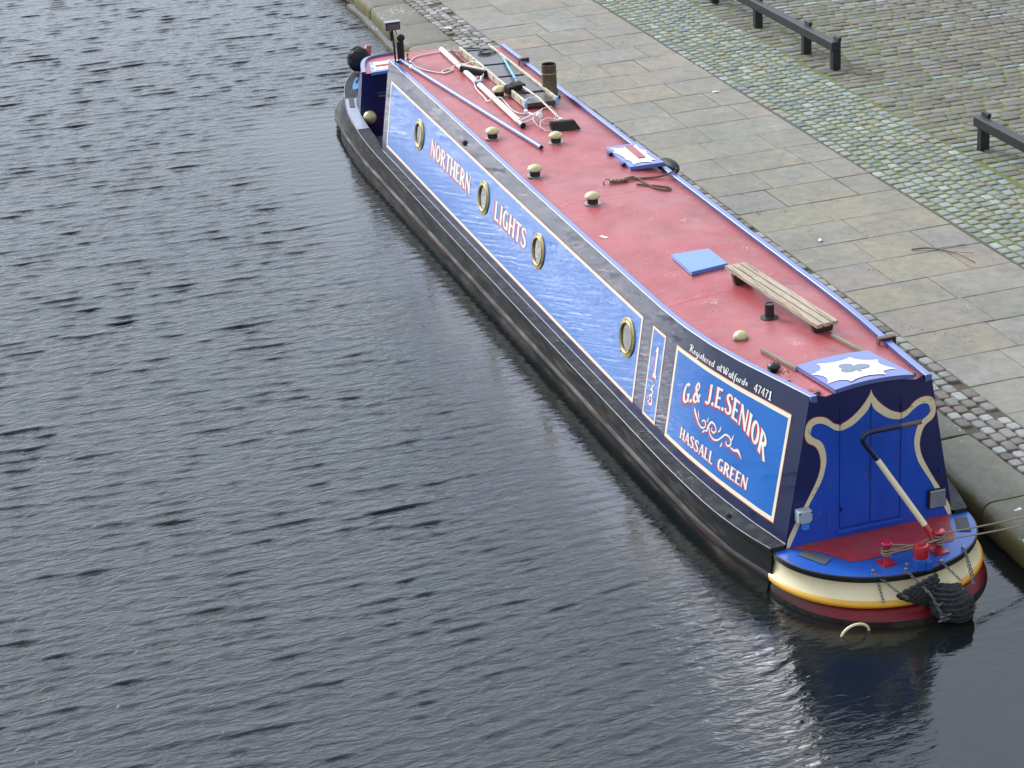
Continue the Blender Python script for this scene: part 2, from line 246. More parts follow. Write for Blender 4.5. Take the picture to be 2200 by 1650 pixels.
# ------------------------------------------------------------------ mesh helpers
class MB:
    def __init__(s): s.v = []; s.f = []; s.c = []; s.mi = []; s.cur = 0
    def add(s, vs, fs, col=None):
        o = len(s.v); s.v += [tuple(map(float, q)) for q in vs]; s.f += [tuple(i+o for i in f) for f in fs]; s.mi += [s.cur]*len(fs)
        s.c += [col or (1, 1, 1)]*len(vs); return s
    def box(s, c, size, rz=0, axes=None):
        hx, hy, hz = [q/2 for q in size]
        if axes is None: ax = Vector((math.cos(rz), math.sin(rz), 0)); ay = Vector((-math.sin(rz), math.cos(rz), 0)); az = Vector((0, 0, 1))
        else: ax, ay, az = [Vector(a).normalized() for a in axes]
        c = Vector(c)
        vs = [c+ax*i*hx+ay*j*hy+az*k*hz for i in (-1, 1) for j in (-1, 1) for k in (-1, 1)]
        return s.add(vs, [(0, 1, 3, 2), (4, 6, 7, 5), (0, 4, 5, 1), (2, 3, 7, 6), (0, 2, 6, 4), (1, 5, 7, 3)])
    def beam(s, p, q, wd, ht, up=(0, 0, 1)):
        p, q = Vector(p), Vector(q); d = (q-p); l = d.length; d.normalize(); u = Vector(up); x = d.cross(u).normalized(); u = x.cross(d)
        return s.box((p+q)/2, (wd, l, ht), axes=(x, d, u))
    def grid(s, rows, closed=False):
        n = len(rows[0]); vs = [p for r in rows for p in r]; fs = []
        for i in range(len(rows)-1):
            for j in range(n if closed else n-1):
                k = (j+1) % n; fs.append((i*n+j, i*n+k, (i+1)*n+k, (i+1)*n+j))
        return s.add(vs, fs)
    def tube(s, pts, r, n=8, caps=True):
        pts = [Vector(p) for p in pts]; rs = r if isinstance(r, (list, tuple)) else [r]*len(pts)
        rows = []; ref = Vector((0, 0, 1)); x = None
        for i, p in enumerate(pts):
            d = (pts[min(i+1, len(pts)-1)]-pts[max(i-1, 0)]).normalized()
            if x is None:
                x = d.cross(ref)
                if x.length < .1: x = d.cross(Vector((1, 0, 0)))
                x.normalize()
            x = (x-d*x.dot(d)).normalized(); y = d.cross(x)
            rows.append([p+(x*math.cos(a)+y*math.sin(a))*rs[i] for a in [2*math.pi*k/n for k in range(n)]])
        o = len(s.v); s.grid(rows, True)
        if caps:
            s.f.append(tuple(range(o+n-1, o-1, -1))); s.f.append(tuple(range(o+(len(rows)-1)*n, o+len(rows)*n))); s.mi += [s.cur]*2
        return s
    def lathe(s, c, prof, n=20, axis=(0, 0, 1), xa=None):
        az = Vector(axis).normalized(); ax = Vector(xa) if xa else (Vector((1, 0, 0)) if abs(az.x) < .9 else Vector((0, 1, 0)))
        ax = (ax-az*ax.dot(az)).normalized(); ay = az.cross(ax); c = Vector(c)
        rows = [[c+az*h+(ax*math.cos(a)+ay*math.sin(a))*r for a in [2*math.pi*k/n for k in range(n)]] for r, h in prof]
        return s.grid(rows, True)
    def poly(s, pts, thick=0, down=(0, 0, -1)):
        n = len(pts); pts = [Vector(p) for p in pts]
        if not thick: return s.add(pts, [tuple(range(n))])
        d = Vector(down).normalized()*thick
        return s.add(pts+[p+d for p in pts], [tuple(range(n)), tuple(range(2*n-1, n-1, -1))]+[(i, i+n, (i+1) % n+n, (i+1) % n) for i in range(n)])
    def build(s, name, m, parent=None, smooth=False, bevel=0, origin=None, seg=2):
        me = bpy.data.meshes.new(name)
        off = Vector((0, 0, 0)); q = parent
        while q is not None: off += Vector(q.location); q = q.parent
        if origin is not None: loc = Vector(origin)-off; off = Vector(origin)
        else: loc = Vector((0, 0, 0))
        me.from_pydata([(a-off.x, b-off.y, c-off.z) for a, b, c in s.v], [], s.f)
        ms = m if isinstance(m, (list, tuple)) else [m]
        for k in ms: me.materials.append(MT[k] if isinstance(k, str) else k)
        if len(ms) > 1: me.polygons.foreach_set('material_index', s.mi)
        if any(c != (1, 1, 1) for c in s.c[:5]):
            ca = me.color_attributes.new('Col', 'FLOAT_COLOR', 'POINT')
            ca.data.foreach_set('color', np.array([(*c, 1) for c in s.c], dtype=np.float32).ravel())
        me.validate(); me.update()
        ob = bpy.data.objects.new(name, me); SC.collection.objects.link(ob); ob.location = loc
        if parent: ob.parent = parent
        if smooth:
            me.polygons.foreach_set('use_smooth', [True]*len(me.polygons))
            if smooth is not True:
                md = ob.modifiers.new('es', 'EDGE_SPLIT'); md.split_angle = math.radians(smooth)
        if bevel:
            md = ob.modifiers.new('bv', 'BEVEL'); md.width = bevel; md.segments = seg; md.limit_method = 'ANGLE'; md.angle_limit = math.radians(40)
        return ob
def tag(o, label=None, cat=None, group=None, kind=None):
    for k, v in (('label', label), ('category', cat), ('group', group), ('kind', kind)):
        if v: o[k] = v
    return o
def thing(name, loc, label, cat, group=None):
    o = bpy.data.objects.new(name, None); SC.collection.objects.link(o); o.location = loc; o.empty_display_size = .1
    return tag(o, label, cat, group)
def copy_tree(o, parent=None):
    c = o.copy(); SC.collection.objects.link(c)
    if parent: c.parent = parent
    for ch in list(o.children): copy_tree(ch, c)
    return c
def itp(T, s, k):
    return float(np.interp(s, [t[0] for t in T], [t[k] for t in T]))
def fine(T, n=8):       # smooth a station table (Catmull-Rom through it)
    T = [np.array(t, float) for t in T]; out = []
    for i in range(len(T)-1):
        p0, p1, p2, p3 = T[max(i-1, 0)], T[i], T[i+1], T[min(i+2, len(T)-1)]
        for k in range(n):
            t = k/n; out.append(.5*((2*p1)+(p2-p0)*t+(2*p0-5*p1+4*p2-p3)*t*t+(3*p1-p0-3*p2+p3)*t**3))
    out.append(T[-1]); return out

# ------------------------------------------------------------------ SETTING
ZQ = .25
# quay: one ground sheet under the stones, out to the horizon
def edge_x(y):
    return float(np.interp(y, [-60, -6, -.3, .8, 4, 10, 13, 16, 19, 24, 120], [1.05, 1.05, 1.08, 1.12, 1.13, 1.08, .97, .80, .92, .95, .95]))
def sett_x(y): return float(np.interp(y, [0, 1.5, 10, 15, 19], [1.69, 1.66, 1.66, 1.50, 1.52]))
def flagl_x(y): return float(np.interp(y, [10, 14, 16, 19], [2.14, 2.06, 1.98, 2.0]))
FR, BR_ = 4.06, 5.33
g = MB()
ys = [-120, -60, -20]+[i*1.0 for i in range(-8, 32)]+[60, 160]
rows = [[(edge_x(y)+.45, y, ZQ-.05), (1.4, y, ZQ-.022), (2.2, y, ZQ-.022), (4.0, y, ZQ-.022), (4.08, y, ZQ-.010), (8, y, ZQ-.010), (14, y, ZQ-.010), (30, y, ZQ-.010), (250, y, ZQ-.010)] for y in ys]
g.grid(rows); o = g.build('ground', 'ground'); tag(o, kind='structure')

def stone(mb, cx, cy, lx, ly, h, z, col, rz=0, rnd=.35, tilt=0):
    h *= .62; z += .010; tilt = random.uniform(-.02, .02)
    # a rounded-top stone: outline with cut corners, shoulder and crown
    k = min(lx, ly)*rnd; hx, hy = lx/2, ly/2; ca, sa = math.cos(rz), math.sin(rz)
    def ring(ins, zz, kk):
        a, b = hx-ins, hy-ins; kk = min(kk, a*.9, b*.9)
        q = [(-a+kk, -b), (a-kk, -b), (a, -b+kk), (a, b-kk), (a-kk, b), (-a+kk, b), (-a, b-kk), (-a, -b+kk)]
        return [(cx+x*ca-y*sa, cy+x*sa+y*ca, zz+(x*tilt)) for x, y in q]
    m = min(lx, ly)
    rr = [ring(0, z-.03, k), ring(0, z+h*.35, k), ring(m*.05, z+h*.85, k*.9), ring(m*.14, z+h, k*.75)]
    vs = [p for r in rr for p in r]; fs = []
    for i in range(3):
        for j in range(8): fs.append((i*8+j, i*8+(j+1) % 8, (i+1)*8+(j+1) % 8, (i+1)*8+j))
    fs.append(tuple(24+j for j in range(8)))
    mb.add(vs, fs, col)
def scol(pal, v=.12):
    c = random.choice(pal); k = 1+random.uniform(-v, v)
    return tuple(min(1, q*k*(1+random.uniform(-.03, .03))) for q in c)
PS = [(0.213, 0.222, 0.21), (0.244, 0.253, 0.238), (0.189, 0.198, 0.189), (0.238, 0.232, 0.195), (0.22, 0.22, 0.189), (0.287, 0.293, 0.275), (0.177, 0.192, 0.199), (0.262, 0.262, 0.232), (0.25, 0.22, 0.183)]
PB = [(0.15, 0.134, 0.101), (0.168, 0.151, 0.113), (0.142, 0.13, 0.102), (0.18, 0.164, 0.126), (0.154, 0.132, 0.108), (0.174, 0.168, 0.138), (0.132, 0.118, 0.09)]
PI = [(0.21, 0.195, 0.163), (0.247, 0.235, 0.202), (0.179, 0.155, 0.125), (0.304, 0.3, 0.274), (0.158, 0.13, 0.106), (0.263, 0.25, 0.221)]
# inner strip of setts between coping and flags
m = MB(); x0 = 0
for row in range(5):
    y = -4.0
    while y < 24:
        a = sett_x(y); b = flagl_x(y); n = max(3, round((b-a)/.125)); wd = (b-a)/n
        l = random.uniform(.13, .20)
        if row < n:
            if random.random() < .93:
                stone(m, a+wd*(row+.5)+random.uniform(-.004, .004), y+l/2, wd-.018, l-.02, .022+random.uniform(0, .008), ZQ-.022+random.uniform(-.006, .003), scol(PI), random.uniform(-.06, .06), .18)
        y += l
tag(m.build('setts_strip', 'sett', smooth=35), kind='structure')
# wide band of small granite setts
m = MB(); nrow = 9; wd = (BR_-FR-.02)/nrow
for row in range(nrow):
    y = -4.0+random.uniform(0, .1)
    while y < 25:
        l = random.uniform(.13, .20)
        stone(m, FR+.02+wd*(row+.5)+random.uniform(-.006, .006)+.012*math.sin(y*1.3+row*.3), y+l/2, wd-random.uniform(.024, .040), l-random.uniform(.028, .045), .022+random.uniform(0, .008), ZQ-.022+random.uniform(-.005, .004), scol(PS, .12), random.uniform(-.08, .08), .14)
        y += l
tag(m.build('setts_band', 'sett', smooth=35), kind='structure')
# big old cobbles laid in courses across
m = MB(); y = -3.0; ci = 0
while y < 27:
    h = random.uniform(.150, .185); x = BR_+random.uniform(-.02, .06); row_new = (ci % 16) in (3, 5) or random.random() < .03
    while x < 14.5:
        l = random.uniform(.18, .31) if not row_new else random.uniform(.2, .3)
        pale = row_new and random.random() < .55
        c = scol([(.24, .26, .265), (.20, .22, .225)]) if pale else scol(PB, .15)
        yy = y+.035*(x-5)*0+.03*math.sin(x*.9+ci*.2)
        stone(m, x+l/2, yy+h/2, l-random.uniform(.018, .035), (h*.72 if pale else h)-random.uniform(.018, .03), .024+random.uniform(0, .010), ZQ-.024+random.uniform(-.007, .005), c, random.uniform(-.05, .05), .15)
        x += l
    y += h; ci += 1
tag(m.build('cobbles', 'sett', smooth=35), kind='structure')
# sandstone flags, laid in courses across
m = MB(); y = 2.94-.65*10
PF = [(0.249, 0.22, 0.171), (0.24, 0.215, 0.171), (0.261, 0.229, 0.171), (0.246, 0.221, 0.181), (0.255, 0.231, 0.191), (0.234, 0.209, 0.165), (0.265, 0.229, 0.168)]
k = 0
while y < 25:
    h = .65; a = flagl_x(y); x = a; cuts = [a]
    while FR-cuts[-1] > 1.15:
        cuts.append(cuts[-1]+random.uniform(.48, 1.0))
    if FR-cuts[-1] < .35: cuts[-1] = FR-.45
    cuts.append(FR)
    for p, q in zip(cuts[:-1], cuts[1:]):
        col = scol(PF, .05); t = random.uniform(-.003, .003); zz = ZQ+random.uniform(-.002, .002); gp = random.choice([.003, .003, .005, .009])
        hx0, hx1, hy0, hy1 = p+gp, q-gp, y+gp, y+h-gp
        vs = []; nx, ny = 4, 3
        for r in ((0, -.03), (0, -.004), (.005, 0)):
            i_, dz = r
            vs += [(hx0+i_, hy0+i_, zz+dz-t), (hx1-i_, hy0+i_, zz+dz+t), (hx1-i_, hy1-i_, zz+dz+t), (hx0+i_, hy1-i_, zz+dz-t)]
        fs = [(i*4+j, i*4+(j+1) % 4, (i+1)*4+(j+1) % 4, (i+1)*4+j) for i in range(2) for j in range(4)]+[(8, 9, 10, 11)]
        m.add(vs, fs, col)
    y += h; k += 1
tag(m.build('paving', 'flag'), kind='structure')

# quay wall: coping stones over courses of wet blocks
from mathutils import noise
wall = thing('quay_wall', (1.2, 7, 0), 'weathered stone quay wall with big mossy coping stones along the water', 'wall')
def mossy():
    m = stonemat('mossy_coping', lich=True, bump=.9)
    t = m.node_tree; p = [n for n in t.nodes if n.type == 'BSDF_PRINCIPLED'][0]; src = p.inputs['Base Color'].links[0].from_socket
    g = t.nodes.new('ShaderNodeNewGeometry'); s = t.nodes.new('ShaderNodeSeparateXYZ'); t.links.new(g.outputs['Normal'], s.inputs[0])
    z = t.nodes.new('ShaderNodeTexNoise'); z.inputs['Scale'].default_value = 5; z.inputs['Detail'].default_value = 7; t.links.new(g.outputs['Position'], z.inputs['Vector'])
    mr = t.nodes.new('ShaderNodeMapRange'); mr.inputs['From Min'].default_value = .95; mr.inputs['From Max'].default_value = .45; mr.inputs['To Min'].default_value = -.12; mr.inputs['To Max'].default_value = .34
    t.links.new(s.outputs['Z'], mr.inputs[0]); ad = t.nodes.new('ShaderNodeMath'); ad.operation = 'ADD'; t.links.new(mr.outputs[0], ad.inputs[0]); t.links.new(z.outputs['Fac'], ad.inputs[1])
    r = t.nodes.new('ShaderNodeValToRGB'); r.color_ramp.elements[0].position = .56; r.color_ramp.elements[1].position = .74; t.links.new(ad.outputs[0], r.inputs[0])
    z2 = t.nodes.new('ShaderNodeTexNoise'); z2.inputs['Scale'].default_value = 3; t.links.new(g.outputs['Position'], z2.inputs['Vector'])
    gm = t.nodes.new('ShaderNodeMix'); gm.data_type = 'RGBA'; gm.inputs['A'].default_value = (.10, .105, .03, 1); gm.inputs['B'].default_value = (.16, .115, .055, 1); t.links.new(z2.outputs['Fac'], gm.inputs['Factor'])
    x = t.nodes.new('ShaderNodeMix'); x.data_type = 'RGBA'; t.links.new(gm.outputs['Result'], x.inputs['B']); t.links.new(r.outputs[0], x.inputs['Factor']); t.links.new(src, x.inputs['A']); t.links.new(x.outputs['Result'], p.inputs['Base Color'])
    return m
MT['mossy'] = mossy()
MT['wetwall'] = mat('wet_wall_stone', (.045, .04, .028), .5, var=.4, vs=5, bump=.8, bs=12, bd=.03, col2=(.09, .08, .04), c2s=3)
y = -9.0; PC = [(0.163, 0.15, 0.109), (0.181, 0.168, 0.127), (0.155, 0.145, 0.113), (0.172, 0.156, 0.113)]
while y < 27:
    l = random.uniform(1.0, 1.35) if y > 0 else 1.15
    if abs(y) < .001: y = 0
    mb = MB(); col = scol(PC, .08); ny = 14; nsec = 10
    seed = random.uniform(0, 50); rows = []
    for i in range(ny+1):
        t = i/ny; yy = y+.012+(l-.024)*t
        endr = min(1, min(t, 1-t)*l/.05); endr = math.sqrt(max(0, 1-(1-endr)**2))
        xe = edge_x(yy); xs = sett_x(yy)-.015; row = []
        # profile from inner edge over the rounded nose to the underside
        prof = [(xs, -.06), (xs, 0), (xs-.02, .012)]+[(xs-.02-(xs-.02-xe-.09)*q, .012) for q in (.33, .66, 1)]
        for a in (20, 45, 70, 90): prof.append((xe+.09-.09*math.sin(math.radians(a)), .012-.09+.09*math.cos(math.radians(a))))
        prof += [(xe, -.20), (xe+.03, -.27)]
        for (px, pz) in prof:
            nn = noise.noise(Vector((px*3+seed, yy*3, pz*4)))*.014+noise.noise(Vector((px*11+seed, yy*11, pz*9)))*.006
            cx, cz = (xe+xs)/2, -.12
            s_ = .90+.10*endr
            row.append((cx+(px-cx)*(s_*.5+.5)+nn, yy, ZQ+cz+(pz-cz)*s_+nn*.8))
        rows.append(row)
    mb.grid(rows); n_ = len(rows[0])
    mb.f.append(tuple(range(n_))); mb.f.append(tuple(reversed([ny*n_+i for i in range(n_)]))); mb.mi += [0, 0]
    mb.c = [col]*len(mb.v)
    mb.build('coping_stone', 'mossy', wall, smooth=50)
    y += l
mb = MB(); rows = []
for yy in np.arange(-60, 80, .5):
    xe = edge_x(yy)+.05
    rows.append([(xe+.5, yy, ZQ-.06), (xe+.02, yy, ZQ-.22), (xe-.02, yy, .06), (xe-.02, yy, -.6)])
mb.grid(rows); mb.build('wall_face', 'wetwall', wall)
mb = MB(); rows = []
for yy in np.arange(14.2, 20, .25):
    xe = edge_x(yy)-.07+.01*math.sin(yy*5); rows.append([(xe+.2, yy, .05), (xe, yy, .045), (xe-.02, yy, -.3)])
mb.grid(rows); mb.c = [(.16, .165, .16)]*len(mb.v); mb.build('wall_footing', 'mossy', wall)

# water
def axis(lo, hi, step, far):
    a = list(np.arange(lo, hi+1e-6, step)); return np.array([-far, -far/3, lo-12, lo-4]+a+([hi+4, hi+14, far] if hi > 5 else []))
xs = axis(-9.2, 1.6, .04, 300); ysw = np.concatenate([[-300, -80, -20, -9], np.arange(-5, 27, .032), [32, 45, 90, 300]])
X, Y = np.meshgrid(xs, ysw, indexing='ij')
Z = np.zeros_like(X)
def sst(a, b, x): t = np.clip((x-a)/(b-a), 0, 1); return t*t*(3-2*t)
# lee of the hull: ripples die down beside and behind the boat
calm = 1-.93*sst(-2.3, -.2, X)*sst(1.5, -1.0, Y)-.74*sst(-2.7, -1.4, X)*sst(-.5, 1.5, Y)*sst(15.5, 13.5, Y)
calm = calm
calm *= 1-.25*sst(5, -3, Y)*sst(-6.5, -1, X)
calm = np.clip(calm, .10, 1)
warp = (-.05*np.clip(X+5.5, 0, 9)**2-.05*np.clip(X+2.6, 0, 5)**2)*sst(3.5, -1.2, Y)
for i in range(90):
    lam = math.exp(RNG.uniform(math.log(.075), math.log(.26))); th = RNG.normal(0, .17)+(RNG.normal(0, .5) if i % 6 == 0 else 0)
    dx, dy = math.sin(.13+th), math.cos(.13+th); k = 2*math.pi/lam; ph = RNG.uniform(0, 6.283)
    amp = .00092*(lam/.22)**.95
    px, py = RNG.uniform(.3, .9, 2); env = .80+.26*np.sin(px*X*1.5+py*Y+RNG.uniform(0, 6))*np.sin(py*X-px*Y*1.5+RNG.uniform(0, 6))
    Z += amp*env*np.sin(k*(dx*X+dy*(Y+warp))+ph)
for i in range(16):
    lam = RNG.uniform(.26, .5); th = RNG.normal(0, .10); dx, dy = math.sin(.11+th), math.cos(.11+th); k = 2*math.pi/lam; px, py = RNG.uniform(.5, 1.4, 2)
    Z += .0008*(lam/.35)*(.6+.5*np.sin(px*X+py*Y+i)*np.sin(py*X*.7-px*Y*1.3+i*2))*np.sin(k*(dx*X+dy*(Y+warp))+i*1.7)
sgm = Z.std(); Z = Z+.10*(Z*Z/sgm-sgm)
Z *= calm*.66
Ys = Y-np.clip(4.2*Z, -.05, .05)      # fronts lean, so each ripple has one short steep face
nx, ny = X.shape
vv = np.stack([X, Ys, Z], -1).reshape(-1, 3)
idx = np.arange(nx*ny).reshape(nx, ny)
ff = np.stack([idx[:-1, :-1], idx[1:, :-1], idx[1:, 1:], idx[:-1, 1:]], -1).reshape(-1, 4)
me = bpy.data.meshes.new('water'); me.vertices.add(len(vv)); me.vertices.foreach_set('co', vv.astype(np.float32).ravel())
me.loops.add(ff.size); me.loops.foreach_set('vertex_index', ff.ravel().astype(np.int32)); me.polygons.add(len(ff))
me.polygons.foreach_set('loop_start', np.arange(0, ff.size, 4, dtype=np.int32)); me.polygons.foreach_set('loop_total', np.full(len(ff), 4, dtype=np.int32))
me.polygons.foreach_set('use_smooth', [True]*len(ff)); me.update(calc_edges=True); me.validate()
at = me.attributes.new('Calm', 'FLOAT', 'POINT'); at.data.foreach_set('value', calm.astype(np.float32).ravel())
me.materials.append(MT['water']); o = bpy.data.objects.new('water', me); SC.collection.objects.link(o); tag(o, kind='structure')
mb = MB(); mb.add([(-300, -300, -1.2), (300, -300, -1.2), (300, 300, -1.2), (-300, 300, -1.2)], [(0, 1, 2, 3)])
MT['bed'] = mat('canal_bed_mud', (.03, .025, .015), .9); tag(mb.build('canal_bed', 'bed'), kind='structure')

# ------------------------------------------------------------------ THE BOAT
BOAT = thing('narrowboat', (0, 7, 0), 'long blue and navy canal narrowboat with red roof and cream lettering, moored at the quay', 'boat')
TS = [(0, .51, 1.59), (.3, .545, 1.565), (.6, .582, 1.54), (1, .635, 1.508), (1.5, .692, 1.482), (2, .725, 1.465), (2.5, .735, 1.458), (4, .735, 1.457), (6, .735, 1.463), (8, .733, 1.473), (11.27, .733, 1.485)]
BS = [(0, .718, .365), (.46, .795, .365), (.85, .841, .365), (1.14, .87, .365), (1.62, .902, .365), (2.1, .913, .365), (5, .915, .365), (8, .912, .37), (9.65, .907, .375), (11.27, .905, .385)]
def zt(s): return itp(TS, s, 2)
def xt(s): return itp(TS, s, 1)
RW = .055
def S(s, h, side=-1, off=0):
    b = Vector((side*itp(BS, s, 1), s, itp(BS, s, 2))); t = Vector((side*xt(s), s, zt(s)))
    p = b+(t-b)*h
    if off:
        e = .05; s1, s2 = max(0, s-e), min(11.27, s+e)
        ds = Vector((side*(itp(BS, s2, 1)-itp(BS, s1, 1)), s2-s1, 0)); n = ds.cross(t-b).normalized()
        if n.x*side < 0: n = -n
        p = p+n*off
    return p
def RZ(x, s):       # roof surface height
    a = xt(s)-RW; return zt(s)-.042+.052*(1-min(1, (x/a)**2))
STN = [i*.15 for i in range(0, 76)]; STN = [s for s in STN if s < 11.2]+[11.27]
cabin = MB()
for side in (-1, 1):
    cabin.grid([[S(s, h, side) for h in np.linspace(0, 1, 6)] for s in STN])
cab = cabin.build('cabin_side', 'navy', BOAT, smooth=True)
# roof
m = MB(); rows = []
for s in STN:
    a = xt(s)-RW; rows.append([(a*q, s, RZ(a*q, s)) for q in np.linspace(-1, 1, 15)])
m.grid(rows); ROOF = m.build('roof', 'roof', BOAT, smooth=True)
for s_ in (2.55, 5.42, 8.45):
    m = MB(); m.grid([[(x, s_-.005, RZ(x, s_)+.0002), (x, s_, RZ(x, s_)+.0022), (x, s_+.005, RZ(x, s_)+.0002)] for x in np.linspace(-(xt(s_)-RW-.004), xt(s_)-RW-.004, 15)]); m.build('weld_seam', 'roof', ROOF, smooth=True)
# front bulkhead and its closure
m = MB(); s = 11.27; a = xt(s)-RW
m.poly([S(s, 0, -1), S(s, 1, -1)]+[Vector((a*q, s, RZ(a*q, s))) for q in np.linspace(-1, 1, 9)]+[S(s, 1, 1), S(s, 0, 1)]); m.build('front_bulkhead', 'bhnavy', BOAT)
# handrails: port full length, starboard broken at the side hatch
def rail(side, a, b):
    ss = [a]+[s for s in STN if a < s < b]+[b]; rows = []
    for s in ss:
        x, z = xt(s), zt(s); rows.append([(side*x, s, z-.045), (side*x, s, z-.004), (side*(x-.004), s, z), (side*(x-RW+.004), s, z), (side*(x-RW), s, z-.004), (side*(x-RW), s, z-.06)])
    q = MB(); q.grid(rows); n = 6
    q.f.append(tuple(range(n))); q.f.append(tuple(reversed(range((len(ss)-1)*n, len(ss)*n)))); q.mi += [0, 0]
    r = q.build('handrail', 'rail', BOAT, smooth=30)
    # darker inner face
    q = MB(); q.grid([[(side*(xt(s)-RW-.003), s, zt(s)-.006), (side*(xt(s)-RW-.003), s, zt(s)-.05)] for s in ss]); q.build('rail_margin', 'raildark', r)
    return r
rail(-1, -.012, 11.27); rail(1, -.012, 6.02); rail(1, 6.86, 11.27)
# painted panels on the port side with cream borders
def side_patch(name, m_, s0, s1, h0, h1, off, side=-1, parent=None):
    q = MB(); n = max(2, int(abs(s1-s0)/.12)); q.grid([[S(s, h, side, off) for h in np.linspace(h0, h1, 5)] for s in np.linspace(s0, s1, n+1)])
    return q.build(name, m_, parent or cab, smooth=True)
def quad_border(q, s0, s1, h0, h1, w_, off, side=-1):
    dh = w_/1.1; n = max(2, int(abs(s1-s0)/.12))
    for a, b in ((h0, h0+dh), (h1-dh, h1)):
        q.grid([[S(s, a, side, off), S(s, b, side, off)] for s in np.linspace(s0, s1, n+1)])
    for a, b in ((s0, s0+w_), (s1-w_, s1)):
        q.grid([[S(s, h, side, off) for h in np.linspace(h0+dh, h1-dh, 5)] for s in (a, b)])
for side in (-1, 1):
    for (s0, s1, h0, h1, bw) in ((2.823, 11.08, .088, .815, .030), (2.30, 2.59, .088, .822, .022), (.198, 2.07, .088, .828, .034)):
        side_patch('panel', 'blue', s0+bw, s1-bw, h0+bw/1.1, h1-bw/1.1, .0015, side)
        q = MB(); quad_border(q, s0, s1, h0, h1, bw, .0022, side); q.build('panel_border', 'lining', cab, smooth=True)
        q = MB(); quad_border(q, s0-.006, s1+.006, h0-.006, h1+.006, .006, .0016, side); q.build('panel_edge_line', 'redsh', cab, smooth=True)

# --- hand-painted lettering: strokes with flared ends laid on the side
def stroke(pts, ws, smoothn=0):
    return [(p[0], p[1], w_) for p, w_ in zip(pts, ws)]
T_, t_ = .175, .10
def stem(x0, y0, x1, y1, w_, fl=.45):
    d = math.hypot(x1-x0, y1-y0); e = min(.13/d, .3); out = []
    for t, k in ((0, 1+fl), (e*.45, 1+fl*.35), (e, 1), (1-e, 1), (1-e*.45, 1+fl*.35), (1, 1+fl)):
        out.append((x0+(x1-x0)*t, y0+(y1-y0)*t, w_*k))
    return out
def arc(cx, cy, rx, ry, a0, a1, thick=T_, thin=t_, n=18, e0=1, e1=1):
    out = []
    for i in range(n+1):
        a = math.radians(a0+(a1-a0)*i/n); w_ = thin+(thick-thin)*abs(math.cos(a))**1.2
        k = 1+(e0-1)*max(0, 1-i/3)+(e1-1)*max(0, 1-(n-i)/3)
        out.append((cx+rx*math.cos(a), cy+ry*math.sin(a), w_*k))
    return out
def spl(pts, n=6):
    out = []; P = [np.array(p, float) for p in pts]
    for i in range(len(P)-1):
        p0, p1, p2, p3 = P[max(i-1, 0)], P[i], P[i+1], P[min(i+2, len(P)-1)]
        for k in range(n):
            t = k/n; out.append(tuple(.5*((2*p1)+(p2-p0)*t+(2*p0-5*p1+4*p2-p3)*t*t+(3*p1-p0-3*p2+p3)*t**3)))
    out.append(tuple(P[-1])); return out
